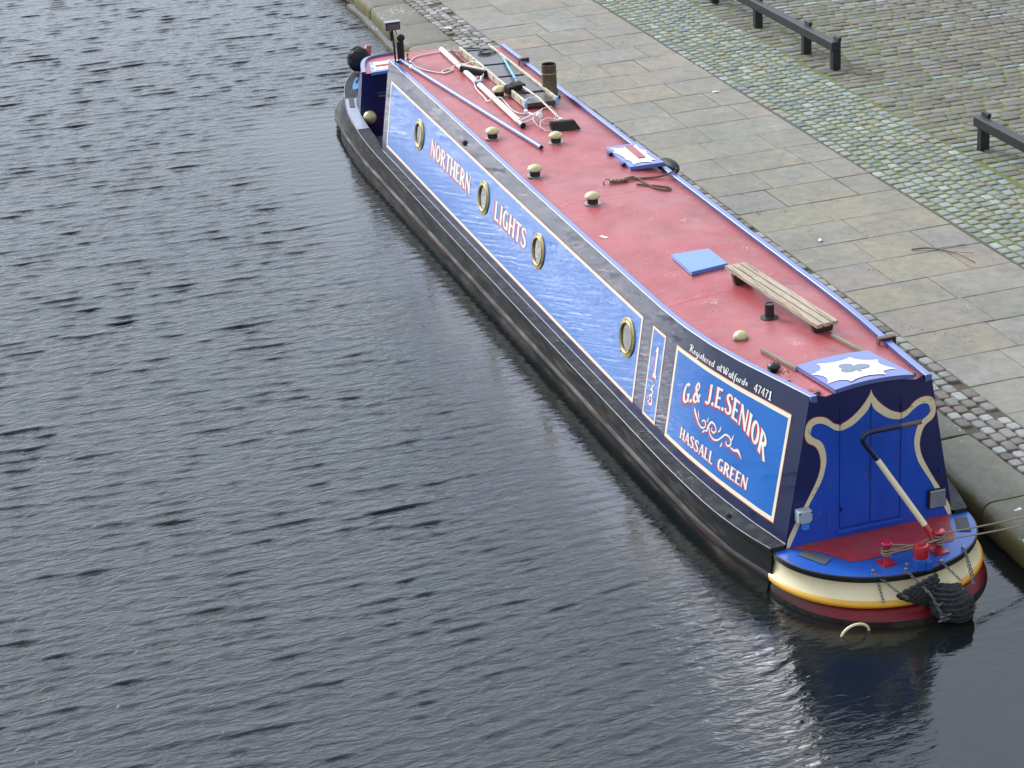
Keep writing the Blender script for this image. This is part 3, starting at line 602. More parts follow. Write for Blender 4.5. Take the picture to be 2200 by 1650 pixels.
GL = {
 'N': (.62, [stem(.08, 0, .08, 1, t_), stem(.08, .96, .54, .04, T_, .1), stem(.54, 0, .54, 1, t_)]),
 'O': (.62, [arc(.31, .5, .22, .44, 90, 450, n=28)]),
 'R': (.60, [stem(.11, 0, .11, 1, T_), arc(.2, .72, .24, .22, 95, -95), stem(.27, .5, .55, 0, T_, .25)]),
 'T': (.56, [stem(.28, 0, .28, 1, T_), stem(.02, .93, .54, .93, t_*1.1, .9)]),
 'H': (.62, [stem(.11, 0, .11, 1, T_), stem(.51, 0, .51, 1, T_), stem(.11, .5, .51, .5, t_, 0)]),
 'E': (.52, [stem(.11, 0, .11, 1, T_), stem(.1, .94, .46, .94, t_, .7), stem(.1, .51, .39, .51, t_, .7), stem(.1, .06, .48, .06, t_, .8)]),
 'L': (.50, [stem(.11, 0, .11, 1, T_), stem(.1, .06, .46, .06, t_, .9)]),
 'I': (.26, [stem(.13, 0, .13, 1, T_)]),
 'G': (.62, [arc(.32, .5, .22, .44, 50, 330, n=24, e0=1.3), stem(.50, .04, .50, .44, T_*.9, .2), stem(.36, .42, .58, .42, t_*.8, .2)]),
 'S': (.52, [spl([(.44, .80, .13), (.36, .93, .11), (.24, .95, .11), (.11, .86, .15), (.10, .70, .17), (.24, .55, .18), (.38, .42, .18), (.43, .26, .17), (.38, .11, .13), (.24, .05, .11), (.10, .09, .11), (.05, .22, .14)])]),
 'A': (.62, [stem(.07, 0, .30, .98, t_, .3), stem(.31, .98, .56, 0, T_, .3), stem(.14, .33, .47, .33, t_*.9, 0)]),
 'J': (.42, [spl([(.28, 1, .26), (.28, .93, .18), (.28, .6, T_), (.28, .25, T_), (.22, .06, .14), (.08, .04, .12), (.02, .14, .16)])]),
 'C': (.56, [arc(.32, .5, .22, .44, 50, 320, n=24, e0=1.4)]),
 '&': (.60, [spl([(.56, .02, .14), (.40, .22, .17), (.18, .62, .16), (.16, .82, .13), (.28, .95, .10), (.40, .82, .11), (.36, .66, .11), (.14, .42, .14), (.06, .22, .17), (.14, .06, .14), (.30, .03, .11), (.46, .18, .11), (.56, .42, .12)])]),
 '.': (.20, [[(.09, .0, .12), (.09, .05, .19), (.09, .12, .19), (.09, .17, .10)]]),
 '1': (.5, [stem(.27, 0, .27, 1, .20, .2), stem(.06, .0, .48, .0, .12, .4), [(.27, .98, .15), (.16, .86, .13), (.06, .82, .05)]]),
 ' ': (.36, []),
 '4': (.56, [stem(.40, 0, .40, 1, .14, .2), stem(.38, .98, .05, .32, .09, .2), stem(.03, .30, .54, .30, .10, .2)]),
 '7': (.50, [stem(.05, .92, .47, .92, .12, .3), spl([(.45, .92, .12), (.28, .5, .14), (.20, 0, .15)])]),
 'i': (.22, [spl([(.10, .55, .08), (.08, .2, .12), (.14, .02, .10), (.22, .10, .05)]), [(.12, .75, .10), (.13, .82, .10)]]),
 'e': (.36, [spl([(.08, .28, .06), (.28, .36, .07), (.26, .54, .08), (.14, .55, .10), (.06, .30, .13), (.12, .03, .11), (.34, .14, .05)])]),
 'g': (.42, [spl([(.34, .52, .07), (.18, .57, .08), (.07, .3, .12), (.15, .04, .09), (.30, .25, .08), (.35, .55, .09), (.32, .1, .12), (.24, -.32, .10), (.08, -.34, .08), (.04, -.2, .06)])]),
 's': (.34, [spl([(.04, .1, .05), (.20, .62, .07), (.25, .3, .13), (.22, .05, .10), (.06, .06, .08)])]),
 't': (.30, [spl([(.15, 1.0, .12), (.13, .3, .14), (.16, .03, .11), (.28, .12, .06)]), stem(.0, .62, .29, .64, .09, 0)]),
 'r': (.34, [spl([(.05, .5, .06), (.10, .58, .08), (.09, .02, .13)]), spl([(.10, .4, .06), (.22, .6, .08), (.31, .52, .10)])]),
 'd': (.44, [spl([(.32, .5, .07), (.18, .57, .08), (.07, .3, .12), (.14, .03, .09), (.28, .15, .08), (.36, .55, .08)]), spl([(.42, 1, .10), (.34, .5, .12), (.32, .1, .12), (.42, .08, .05)])]),
 'a': (.42, [spl([(.32, .5, .07), (.18, .57, .08), (.07, .3, .12), (.14, .03, .09), (.26, .14, .07)]), stem(.35, .60, .35, .0, .13, .2), stem(.35, .03, .43, .08, .06, 0)]),
 'f': (.32, [spl([(.38, .88, .08), (.28, .98, .08), (.20, .8, .10), (.14, .3, .13), (.08, -.25, .12), (-.02, -.38, .07)]), stem(.02, .52, .30, .55, .06, 0)]),
 'o': (.38, [arc(.18, .28, .12, .25, 60, 420, .12, .06)]),
 'W': (.95, [spl([(.02, .72, .05), (.10, .92, .08), (.22, .9, .12), (.24, .5, .15), (.30, .04, .13), (.46, .5, .07), (.54, .93, .09), (.56, .5, .15), (.62, .04, .13), (.78, .5, .08), (.86, .92, .08), (.74, 1.02, .07), (.50, 1.0, .06)])]),
 'Q': (.70, [spl([(.02, .78, .05), (.12, 1.0, .09), (.34, 1.06, .10), (.52, .9, .12), (.46, .66, .10), (.26, .55, .07)]), spl([(.28, .95, .10), (.20, .5, .15), (.10, .08, .12), (.0, .02, .06)]), spl([(.26, .55, .08), (.42, .35, .14), (.50, .06, .12), (.66, .08, .05)])]),
 '~': (.40, [spl([(.04, .52, .05), (.14, .62, .09), (.26, .5, .09), (.36, .6, .05)]), spl([(.04, .34, .05), (.14, .44, .09), (.26, .32, .09), (.36, .42, .05)]), spl([(.04, .16, .05), (.14, .26, .09), (.26, .14, .09), (.36, .24, .05)])]),
}
def ribbon(q, st, mp, off, k):
    rows = []; n = len(st)
    for i, (x, y, w_) in enumerate(st):
        x0, y0 = st[max(i-1, 0)][:2]; x1, y1 = st[min(i+1, n-1)][:2]; dx, dy = x1-x0, y1-y0; l = math.hypot(dx, dy) or 1
        nx_, ny_ = -dy/l*w_/2, dx/l*w_/2
        rows.append([mp(x+nx_, y+ny_, off+k), mp(x-nx_, y-ny_, off+k)])
    q.grid(rows)
def write(text, mapper, wscale=1.0, shadow=True, gap=.06, name='lettering', side=-1, bold=1.0):
    x = 0; total = sum(GL[c][0]+gap for c in text)-gap
    A, B = MB(), MB(); k = 0
    for c in text:
        w_, sts = GL[c]
        for st in sts:
            k += 1
            if shadow:
                for d, e in ((1, 0), (.66, .00002), (.33, .00004)):
                    ribbon(B, [(px-.12*d, py-.095*d, w2*1.05) for px, py, w2 in st], lambda a, b, o_: mapper((a+x)/total, b, o_), .0028+e, k*.00002)
            ribbon(A, [(p_, q_, w9*bold) for p_, q_, w9 in st], lambda a, b, o_: mapper((a+x)/total, b, o_), .0045, k*.00002)
        x += w_+gap
    if shadow: B.build('lettering_shade', 'redsh', cab)
    A.build(name, 'white', cab)
def straight(s0, s1, h0, h1):
    return lambda u, v, o_: S(s0+(s1-s0)*u, h0+(h1-h0)*v, -1, o_)
def arched(u, v, o_):
    s = 1.83+(.44-1.83)*u; b = .595-.34*(s-1.13)**2; t = .745-.31*(s-1.13)**2
    return S(s, b+(t-b)*v, -1, o_)
write('NORTHERN', straight(9.30, 7.80, .452, .628))
write('LIGHTS', straight(6.94, 5.92, .448, .630))
write('1', straight(2.475, 2.385, .452, .690))
write('G.& J.E.SENIOR', arched, gap=.05)
write('HASSALL', straight(1.78, 1.165, .178, .266)); write('GREEN', straight(1.09, .615, .175, .266))
write('Qegistered atWatford~', straight(1.83, .85, .853, .905), shadow=False, gap=.03, name='script_lettering', bold=1.05)
write('47471', straight(.76, .50, .85, .908), shadow=False, name='script_lettering')
# scroll ornaments
def orn(strokes, mapper):
    A, B = MB(), MB()
    for k, st in enumerate(strokes):
        st = spl(st, 5); ribbon(B, [(a-.012, b-.05, w_) for a, b, w_ in st], mapper, .0028, k*.00003); ribbon(A, st, mapper, .0045, k*.00003)
    B.build('ornament_shade', 'redsh', cab); A.build('ornament', 'white', cab)
def omap(asp):      # x in 0..1 over the ornament's length, width is drawn in the same unit
    return asp
SCROLL = [
 [(0, .95, .03), (.03, .80, .09), (.08, .55, .08), (.15, .30, .06), (.22, .25, .05), (.27, .45, .05), (.25, .68, .05), (.20, .62, .04), (.20, .48, .03)],
 [(.27, .20, .02), (.31, .28, .06), (.33, .60, .07), (.37, .86, .06), (.44, .84, .05), (.48, .62, .05), (.44, .42, .05), (.39, .48, .04), (.40, .60, .03)],
 [(.33, .60, .03), (.38, .22, .05), (.46, .10, .05), (.54, .22, .05), (.60, .48, .05), (.66, .74, .05), (.74, .74, .05), (.78, .50, .06), (.74, .28, .05), (.69, .34, .04), (.70, .48, .03)],
 [(.78, .30, .04), (.85, .26, .06), (.92, .36, .09), (1.0, .08, .02)],
 [(.09, .98, .02), (.11, .75, .06), (.14, .55, .02)], [(.80, .98, .02), (.79, .75, .05), (.77, .60, .02)],
 [(.30, .98, .02), (.30, .85, .05), (.29, .70, .02)], [(.56, .98, .02), (.55, .75, .06), (.52, .62, .02)], [(.23, .02, .02), (.25, .12, .06), (.27, .24, .02)], [(.60, -.02, .02), (.62, .12, .06), (.62, .26, .02)]]
def scroll_map(x, y, o_): return S(1.60+(.76-1.60)*x, .345+.125*y, -1, o_)
def orn2(strokes, s0, s1, h0, h1):
    # keep stroke width true: convert to metric space first
    W, H = abs(s1-s0), (h1-h0)*1.1
    conv = [[(x*W, y*H, w_*H*1.25) for x, y, w_ in st] for st in strokes]
    A, B = MB(), MB(); sg = -1 if s1 < s0 else 1
    mp_ = lambda a, b, o_: S(s0+sg*a, h0+b/1.1, -1, o_)
    for k, st in enumerate(conv):
        st = spl(st, 5); ribbon(B, [(a-.018, b-.016, w_*1.1) for a, b, w_ in st], mp_, .0028, k*.00003); ribbon(A, st, mp_, .0045, k*.00003)
    B.build('ornament_shade', 'redsh', cab); A.build('ornament', 'white', cab)
orn2([[(x, y, w_*1.5) for x, y, w_ in st] for st in SCROLL], 1.60, .76, .345, .485)
orn2([[(.25, .02, .04), (.6, .05, .08), (.75, .2, .08), (.6, .42, .08), (.3, .36, .06), (.3, .22, .05), (.45, .22, .04)], [(.55, .42, .04), (.7, .6, .08), (.5, .75, .06), (.85, .98, .03)],
      [(.55, .72, .04), (.35, .98, .02)], [(.2, .55, .02), (.4, .68, .05), (.6, .6, .03)], [(.05, .0, .02), (.2, .12, .05), (.35, .05, .02)]], 2.51, 2.38, .205, .40)

# portholes
def porthole(s, side=-1):
    c = S(s, .545, side, 0); up = (S(s, 1, side)-S(s, 0, side)).normalized(); n = (S(s, .545, side, .01)-c).normalized()
    q = MB(); q.lathe(c, [(.182, .001), (.182, .010), (.172, .016), (.150, .018), (.146, .024), (.136, .026), (.128, .020), (.124, .004)], 40, n, up)
    r = q.build('porthole', 'brass', BOAT, smooth=50)
    q = MB(); q.lathe(c, [(.126, .0075), (.06, .0078), (.0001, .008)], 32, n, up); q.build('glass', 'glass', r)
    if side < 0:
        for a in range(8):
            aa = math.radians(a*45+20); e = n.cross(up); q = MB()
            q.lathe(c+(up*math.cos(aa)+e*math.sin(aa))*.163, [(.0001, .022), (.006, .020), (.007, .015)], 8, n, up); q.build('screw', 'blackm', r, smooth=True)
for s in (9.777, 7.329, 5.553, 3.113): porthole(s, -1); porthole(s, 1)
# little vent hood and drain holes on the side
c = S(8.14, .872, -1, .012); q = MB(); q.box(c, (.03, .07, .055), axes=((1, 0, 0), (0, 1, 0), (-.17, 0, 1))); q.build('side_vent', 'bracket', BOAT, bevel=.008)
for s, h in ((10.55, .93), (6.35, .955), (2.98, .95), (4.6, .96)):
    q = MB(); n = (S(s, h, -1, .01)-S(s, h, -1)).normalized(); q.lathe(S(s, h, -1, .001), [(.009, 0), (.0001, .001)], 10, n); q.build('drain_hole', 'soot_and_hole_black', BOAT)  # flat black disc stands in for the dark inside the hole

# aft bulkhead with the painted cream scroll
m = MB(); top = [(x, 0, RZ(x, 0)) for x in np.linspace(.455, -.455, 13)]
m.poly([(-.718, 0, .33), (.718, 0, .33), (.51, 0, 1.59), (.455, 0, 1.59)]+[(x, 0, z) for x, _, z in top][1:-1]+[(-.455, 0, 1.59), (-.51, 0, 1.59)])
BH = m.build('aft_bulkhead', 'bhnavy', BOAT)
LO = [(0, 1.552), (-.015, 1.507), (-.065, 1.437), (-.124, 1.379), (-.184, 1.335), (-.258, 1.305), (-.313, 1.326), (-.363, 1.375), (-.412, 1.40), (-.471, 1.406), (-.521, 1.386), (-.55, 1.333), (-.553, 1.264), (-.531, 1.209), (-.472, 1.168), (-.442, 1.121), (-.422, 1.037), (-.428, .958), (-.452, .881), (-.502, .78), (-.562, .67), (-.633, .551), (-.738, .335)]
LI = [(0, 1.448), (-.024, 1.389), (-.084, 1.331), (-.163, 1.277), (-.258, 1.255), (-.313, 1.276), (-.362, 1.316), (-.412, 1.345), (-.462, 1.35), (-.496, 1.327), (-.503, 1.274), (-.481, 1.239), (-.422, 1.198), (-.392, 1.142), (-.375, 1.058), (-.382, .968), (-.412, .863), (-.462, .772), (-.532, .653), (-.593, .533), (-.686, .335)]
def sp2(P):
    out = []
    for seg in (P[:6], P[5:]): out += spl(seg, 4)[:-1]
    return out+[P[-1]]
lo, li = sp2(LO), sp2(LI)
def resample(P, n):
    P = np.array(P); d = np.r_[0, np.cumsum(np.hypot(*np.diff(P, axis=0).T))]; t = np.linspace(0, d[-1], n)
    return list(zip(np.interp(t, d, P[:, 0]), np.interp(t, d, P[:, 1])))
k = lo.index(LO[5]) if LO[5] in lo else 20
lo = resample(lo[:21], 24)+resample(lo[20:], 80)[1:]; li = resample(li[:21], 24)+resample(li[20:], 80)[1:]
m = MB()
clampx = lambda x, z: max(-(.718-(z-.33)*.165)+.004, min((.718-(z-.33)*.165)-.004, x))
for sg in (-1, 1):
    m.grid([[(clampx(-a*sg, b), -.004, b), (clampx(-c*sg, d), -.004, d)] for (a, b), (c, d) in zip(lo, li)])
m.build('cream_scroll', 'cream', BH)
m = MB()
for sg in (-1, 1):      # red hairline outside the cream
    m.grid([[(clampx(-a*sg, b)*1.0, -.003, b+.006), (clampx(-a*sg*1.008, b), -.003, b-.004)] for (a, b) in lo])
m.build('scroll_edge_line', 'redsh', BH)
m = MB(); m.poly([(c*.999, -.002, d) for c, d in reversed(li)]+[(-c*.999, -.002, d) for c, d in li[1:]]); m.build('blue_field', 'bhblue', BH)
# doors: proud leaves and dark joints
m = MB()
for x in (-.262, 0, .258): m.box((x, -.0045, .93), (.004, .003, 1.02))
m.box((0, -.0045, .414), (.52, .003, .006)); m.build('door_joint', 'bhnavy', BH)
m = MB(); m.box((-.005, -.010, .388), (.56, .02, .022)); m.build('door_sill', 'bhblue', BH, bevel=.003)
m = MB()
for x, z in ((-.262, 1.32), (.258, 1.35), (.27, .60), (-.25, .58), (.60, .74)):
    m = MB(); m.box((x, -.008, z), (.010, .012, .035)); m.build('hinge', 'bhnavy', BH, bevel=.002)
# electric box with blue socket, and louvred grille
m = MB(); m.box((-.587, -.045, .615), (.115, .085, .105)); bx = m.build('shoreline_box', 'boxgrey', BOAT, bevel=.008)
m = MB(); m.lathe((-.575, -.055, .565), [(.028, 0), (.030, -.03), (.034, -.055), (.0001, -.055)], 16); m.build('socket', 'plugblue', bx, smooth=40)
for dx in (-.048, .048):
    for dz in (-.04, .04): m = MB(); m.box((-.587+dx, -.0885, .615+dz), (.012, .004, .012)); m.build('screw', 'blackm', bx)
m = MB(); m.box((.573, -.016, .515), (.156, .024, .160)); gr = m.build('louvred_grille', 'blackm', BOAT, bevel=.004)
m = MB()
for i in range(10): m.box((.573, -.033, .449+i*.0147), (.13, .012, .007), axes=((1, 0, 0), (0, 1, .7), (0, -.7, 1)))
m.build('louvre', 'steel', gr)

# gunwale / hull
GP = [(-.015, .85, .371), (.28, .923, .371), (.67, .985, .371), (1.05, 1.016, .371), (1.6, 1.035, .371), (2.3, 1.04, .371), (5, 1.04, .372), (8, 1.035, .376), (10.77, 1.025, .39), (11.5, 1.02, .40), (12.09, .996, .42), (12.62, .96, .45), (12.99, .905, .475), (13.34, .83, .505), (13.6, .765, .53), (13.82, .69, .55), (14.12, .53, .58), (14.36, .34, .605), (14.46, .17, .62), (14.49, 0, .625)]
GPf = fine(GP, 6)
WL = [(-.04, .882), (.3, .94), (.6, .972), (1.1, .99), (3, 1.015), (6, 1.03), (9, 1.045), (11.7, 1.04), (12.3, 1.03), (13.2, .96), (13.8, .80), (14.2, .60), (14.5, .36), (14.7, .15), (14.78, 0)]
SK = [(-.04, .866), (.2, .925), (.5, .985), (1.1, 1.03), (2, 1.045), (5, 1.05), (9, 1.05), (11.7, 1.045), (12.3, 1.02), (13.0, .975), (13.7, .90), (14.05, .81), (14.4, .66), (14.6, .48), (14.75, .25), (14.8, 0)]
def along(T, t):
    T = np.array(T); d = np.r_[0, np.cumsum(np.hypot(T[1:, 0]-T[:-1, 0], T[1:, 1]-T[:-1, 1]))]; d /= d[-1]
    return [float(np.interp(t, d, T[:, k])) for k in range(T.shape[1])]
TT = np.linspace(0, 1, 130)
m = MB(); m2 = MB(); m3 = MB()
for side in (-1, 1):
    r1, r2, r3 = [], [], []
    for t in TT:
        gy, gx, gz = along(GPf, t); sy, sx = along(SK, t); wy, wx = along(WL, t)
        sxn, syn = sx, sy
        def P(x, y, z): return (side*x, y, z)
        r1.append([P(gx, gy, gz), P(gx+.004, gy, gz-.012), P(gx+.002, gy, gz-.04), P(gx-.012, gy, gz-.05),
                   P(gx*.45+sx*.55-.018, gy*.45+sy*.55, .235), P(sx-.020, sy, .150), P(sx-.006, sy, .140), P(sx+.006, sy+.004, .126), P(sx+.006, sy+.004, .104), P(sx-.006, sy, .090), P(sx*.5+wx*.5-.014, sy*.5+wy*.5, .06), P(wx, wy, 0), P(wx*.97, wy, -.3)])
        r2.append([P(sx+.0085, sy+.006, .124), P(sx+.0085, sy+.006, .106)])
    m.grid(r1); m2.grid(r2)
m.build('hull', 'hullblk', BOAT, smooth=40)
m2.build('rubbing_strake', 'strake', BOAT)
# gunwale top strip
m = MB()
for side in (-1, 1):
    rows = []
    for t in TT:
        gy, gx, gz = along(GPf, t)
        if gy <= 11.27: ix = itp(BS, max(gy, 0), 1)-.002; iy = gy; gzi = gz
        else:
            # inner edge follows hull at a constant width
            k = min(1, (gy-11.27)/.4); c = Vector((gx, gy)); 
            e = np.array(along(GPf, min(1, t+.004)))-np.array(along(GPf, max(0, t-.004))); tx, ty = e[1], e[0]; l = math.hypot(tx, ty)
            nx_, ny_ = -ty/l, tx/l
            if nx_ > 0: nx_, ny_ = -nx_, -ny_
            wd_ = .115+.045*k; ix = max(0, gx+nx_*wd_); iy = gy+ny_*wd_; gzi = gz
        rows.append([(side*(gx-.004), gy, gz+.002), (side*ix, iy, gzi+.002)])
    m.grid(rows)
gw = m.build('gunwale', 'gunw', BOAT)
for sx_ in (-1, 1):
    m = MB(); m.box((sx_*.79, -.016, .345), (.11, .010, .05)); m.build('gunwale_end', 'blackm', gw)
# bright weld line where the cabin meets the gunwale and a steel tube put in for the glint along the outer edge
m = MB()
for side in (-1, 1):
    m.tube([(side*(itp(BS, s, 1)+.003), s, itp(BS, s, 2)+.008) for s in STN], .0045, 5)
m.build('weld_bead', 'steel', gw)
m = MB(); m.tube([(-(along(GPf, t)[1]+.002), along(GPf, t)[0], along(GPf, t)[2]) for t in TT], .0035, 5); m.build('edge_glint', 'steel', gw)
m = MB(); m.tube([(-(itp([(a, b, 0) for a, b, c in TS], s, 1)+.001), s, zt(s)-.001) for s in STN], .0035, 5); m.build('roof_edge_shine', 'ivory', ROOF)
# mooring eye on the gunwale
c = (-.93, .62, .378); m = MB(); m.lathe(c, [(.022, 0), (.018, .02), (.012, .02)], 12); m.build('mooring_eye', 'blackm', gw)
# light pad with grey grip on the port bow gunwale, cyan foredeck edge
def gpoint(y, f, side=-1):
    # point on the gunwale strip at station y, f=0 outer .. 1 inner
    best = min(TT, key=lambda t: abs(along(GPf, t)[0]-y)) if y < 14.3 else .99
    ts = np.linspace(0, 1, 1500); ys_ = [along(GPf, t)[0] for t in (best-.01, best, best+.01)]
    gy, gx, gz = along(GPf, best); e = np.array(along(GPf, min(1, best+.004)))-np.array(along(GPf, max(0, best-.004))); tx, ty = e[1], e[0]; l = math.hypot(tx, ty)
    nx_, ny_ = -abs(ty)/l, tx/l*(1 if -ty < 0 else -1)
    if nx_*1 > 0: nx_, ny_ = -nx_, -ny_
    return Vector((side*(gx+nx_*.155*f), gy+ny_*.155*f, gz))
MT['greypad'] = mat('grey_blue_deck_paint', (.28, .30, .37), .4, coat=.3, coatr=.2, var=.1)
MT['cyandeck'] = mat('pale_blue_deck_paint', (.10, .32, .62), .4, coat=.3, coatr=.2)
def gstrip(name, m_, y0, y1, f0, f1, dz, side=-1):
    q = MB(); q.grid([[gpoint(y, f0, side)+Vector((0, 0, dz)), gpoint(y, f1, side)+Vector((0, 0, dz))] for y in np.linspace(y0, y1, 10)]); return q.build(name, m_, gw)
for side in (-1, 1):
    gstrip('deck_pad', 'greypad', 12.15, 13.25, .03, .97, .006, side)
    gstrip('grip_patch', 'tread', 12.85, 13.2, .28, .72, .010, side)
# well deck, bow locker
m = MB(); m.add([(-.93, 11.27, .10), (.93, 11.27, .10), (.85, 12.62, .10), (-.85, 12.62, .10)], [(0, 1, 2, 3)]); m.build('well_floor', 'deckred', BOAT)
m = MB()
for side in (-1, 1): m.grid([[(side*.905, 11.27, .385), (side*.93, 11.27, .10)], [(side*.87, 12.0, .41), (side*.90, 12.0, .10)], [(side*.83, 12.62, .45), (side*.85, 12.62, .10)]])
m.build('well_lining', 'bhnavy', BOAT); m = MB(); m.box((-.70, 11.80, .22), (.26, .8, .10)); m.build('well_seat', 'gunw', BOAT, bevel=.01)
LK = [(12.62, .75, .82), (12.9, .69, .79), (13.15, .61, .74), (13.3, .50, .66), (13.34, .3, .4), (13.35, .0, .0)]   # y, half-width top, half-width bottom
LKf = fine(LK, 5)
m = MB(); zl = .965; rows = []
for side in (-1,):
    rows = [[(-a, y_, zl), (-b, y_, .44)] for y_, a, b in LKf]+[[(a, y_, zl), (b, y_, .44)] for y_, a, b in reversed(LKf[:-1])]
m.grid(rows); m.add([(-.75, 12.62, zl), (.75, 12.62, zl), (.85, 12.62, .1), (-.85, 12.62, .1)], [(0, 1, 2, 3)])
LKO = m.build('bow_locker', 'bhnavy', BOAT)
m = MB(); m.poly([(-a, y_, zl+.002) for y_, a, b in LKf]+[(a, y_, zl+.002) for y_, a, b in reversed(LKf[:-1])]); m.build('locker_top', 'roof', LKO)
m = MB(); m.grid([[(-a-.004, y_, zl-.03), (-a-.004, y_, zl+.03), (-a+.05, y_, zl+.03), (-a+.05, y_, zl)] for y_, a, b in LKf[:-3]]); m.build('locker_rim', 'rail', LKO)
m = MB(); m.poly([(-.565, 12.97, zl+.045), (-.05, 12.97, zl+.045), (-.05, 12.50, zl+.045), (-.66, 12.50, zl+.045)], .04); hb = m.build('locker_hatch', 'slab', LKO, bevel=.004)
m = MB(); m.poly([(-.52, 12.93, zl+.049), (-.44, 12.90, zl+.049), (-.3, 12.94, zl+.049), (-.1, 12.93, zl+.049), (-.1, 12.56, zl+.049), (-.3, 12.58, zl+.049), (-.45, 12.545, zl+.049), (-.61, 12.55, zl+.049), (-.57, 12.66, zl+.049), (-.60, 12.76, zl+.049), (-.54, 12.84, zl+.049)]); m.build('painted_star', 'ivory', hb)
m = MB(); m.box((-.36, 12.74, zl+.055), (.36, .05, .008)); m.build('red_handle', 'redsh', hb)
m = MB(); m.box((-.4, 12.618-.008, .70), (.35, .006, .008)); m.box((-.5, 12.61, .66), (.12, .012, .02)); m.build('locker_door_trim', 'steel', LKO)
# foredeck behind the locker
m = MB(); pts = [(-max(0, g_[1]-.10), min(g_[0]-.03, 14.42), g_[2]+.004) for g_ in GPf if g_[0] > 13.55]
m.poly(pts+[(-x, y_, z) for x, y_, z in reversed(pts[:-1])]); m.build('foredeck', 'cyandeck', BOAT)
m = MB(); m.lathe((-.50, 13.75, .57), [(.03, 0), (.03, .01), (.016, .015), (.016, .09), (.034, .095), (.034, .11), (.0001, .112)], 12); m.build('bow_stud', 'gloss_red', BOAT, smooth=40)

# counter (stern) : deck, rubber band, cream, yellow bulge, red skirt
AE = [math.pi+math.pi*i/60 for i in range(61)]
def ell(a, b, z, x0=.01, yo=0): return [(x0+a*math.cos(t), yo+b*math.sin(t), z) for t in AE]
m = MB(); deck = ell(.835, .735, .337); m.poly(deck); DK = m.build('counter_deck', 'deckblue', BOAT)
m = MB(); m.grid([ell(.835, .735, .337), ell(.845, .747, .333), ell(.848, .75, .315), ell(.843, .745, .288), ell(.825, .727, .283)]); m.build('rubber_band', 'rubber', BOAT, smooth=50)
m = MB(); m.grid([ell(.835, .735, .287), ell(.825, .73, .255), ell(.83, .74, .21), ell(.85, .77, .165), ell(.866, .79, .148)]); m.build('cream_counter', 'cream', BOAT, smooth=True)
m = MB(); m.grid([ell(.862, .788, .152), ell(.876, .806, .146), ell(.886, .82, .128), ell(.886, .82, .112), ell(.876, .806, .098), ell(.86, .79, .092)]); m.build('yellow_strake', 'yellow', BOAT, smooth=True)
m = MB(); m.grid([ell(.862, .792, .096), ell(.872, .842, .078), ell(.880, .885, .052), ell(.884, .915, .034)]); m.build('red_counter_skirt', 'ctred', BOAT, smooth=True)
m = MB(); m.grid([ell(.884, .915, .034), ell(.890, .95, .012), ell(.895, .965, -.03), ell(.93, .95, -.3)]); m.build('blacked_boot', 'boot', BOAT, smooth=True)
# join between side plating and counter
m = MB(); m.grid([[(-.845, -.014, .33), (-.855, -.02, .16), (-.862, -.02, .12), (-.90, -.03, 0)], [(-.79, .02, .33), (-.79, .02, .16), (-.79, .02, .12), (-.79, .02, 0)]]); m.grid([[(.845, -.014, .33), (.855, -.02, .16), (.862, -.02, .12), (.90, -.03, 0)], [(.79, .02, .33), (.79, .02, .16), (.79, .02, .12), (.79, .02, 0)]]); m.build('side_plate_end', 'blackm', BOAT)
m = MB(); m.poly([(-.70, -.004, .341), (-.60, -.09, .341), (-.505, -.181, .341), (-.43, -.30, .341), (-.351, -.417, .341), (-.2, -.425, .341), (.507, -.415, .341), (.57, -.33, .341), (.60, -.20, .341), (.70, -.004, .341)]); m.build('red_deck_paint', 'deckred', DK)
m = MB(); m.poly([(-.688, -.138, .344), (-.60, -.095, .344), (-.47, -.30, .344), (-.564, -.373, .344)], 0); m.build('grip_patch', 'tread', DK); m = MB(); m.poly([(.70, -.075, .344), (.795, -.105, .344), (.71, -.335, .344), (.612, -.288, .344)]); m.build('grip_patch', 'tread', DK)
# dollies
def dolly(x, y):
    q = MB(); q.box((x, y, .345), (.115, .115, .014), .15); q.lathe((x, y, .35), [(.030, 0), (.026, .015), (.025, .14), (.044, .150), (.046, .165), (.038, .175), (.0001, .178)], 20)
    return q.build('mooring_dolly', 'gloss_red', DK, smooth=40, bevel=0)
dolly(-.125, -.532); dolly(.323, -.53)
m = MB(); m.lathe((.081, -.695, .337), [(.062, 0), (.062, .085), (.055, .09)], 24); m.box((.12, -.755, .375), (.05, .03, .07)); m.build('rudder_tube', 'deckblue', DK, smooth=40)
m = MB(); m.lathe((.081, -.695, .337), [(.052, .09), (.060, .095), (.060, .185), (.055, .198), (.040, .200), (.038, .194), (.022, .194), (.020, .204), (.0001, .206)], 24); rs = m.build('rudder_stock', 'gloss_red', BOAT, smooth=40)
# swan-neck tiller
def bez(P, n=10): return [Vector(p) for p in spl(P, n)]
red = bez([(.14, -.68, .47), (.20, -.62, .44), (.255, -.56, .42), (.275, -.52, .44), (.262, -.49, .50), (.235, -.46, .555)], 5)
m = MB(); m.tube(red, [.024]*5+[.023]*(len(red)-5), 14); TIL = m.build('tiller', 'gloss_red', BOAT, smooth=50)
m = MB(); m.tube([(.235, -.46, .555), (-.045, -.21, 1.055)], .024, 14); m.build('cream_section', 'cream', TIL, smooth=50)
m = MB(); m.tube(bez([(-.045, -.21, 1.055), (-.11, -.20, 1.15), (-.155, -.20, 1.215), (-.165, -.20, 1.255), (-.14, -.20, 1.285), (-.08, -.20, 1.298), (.03, -.20, 1.298), (.15, -.20, 1.298)], 4), .0225, 14); m.build('navy_section', 'navy', TIL, smooth=50)
m = MB(); m.tube([(.14, -.20, 1.298), (.17, -.20, 1.298), (.325, -.20, 1.298)], [.016, .019, .018], 12); m.build('wooden_grip', 'bracket', TIL, smooth=50)
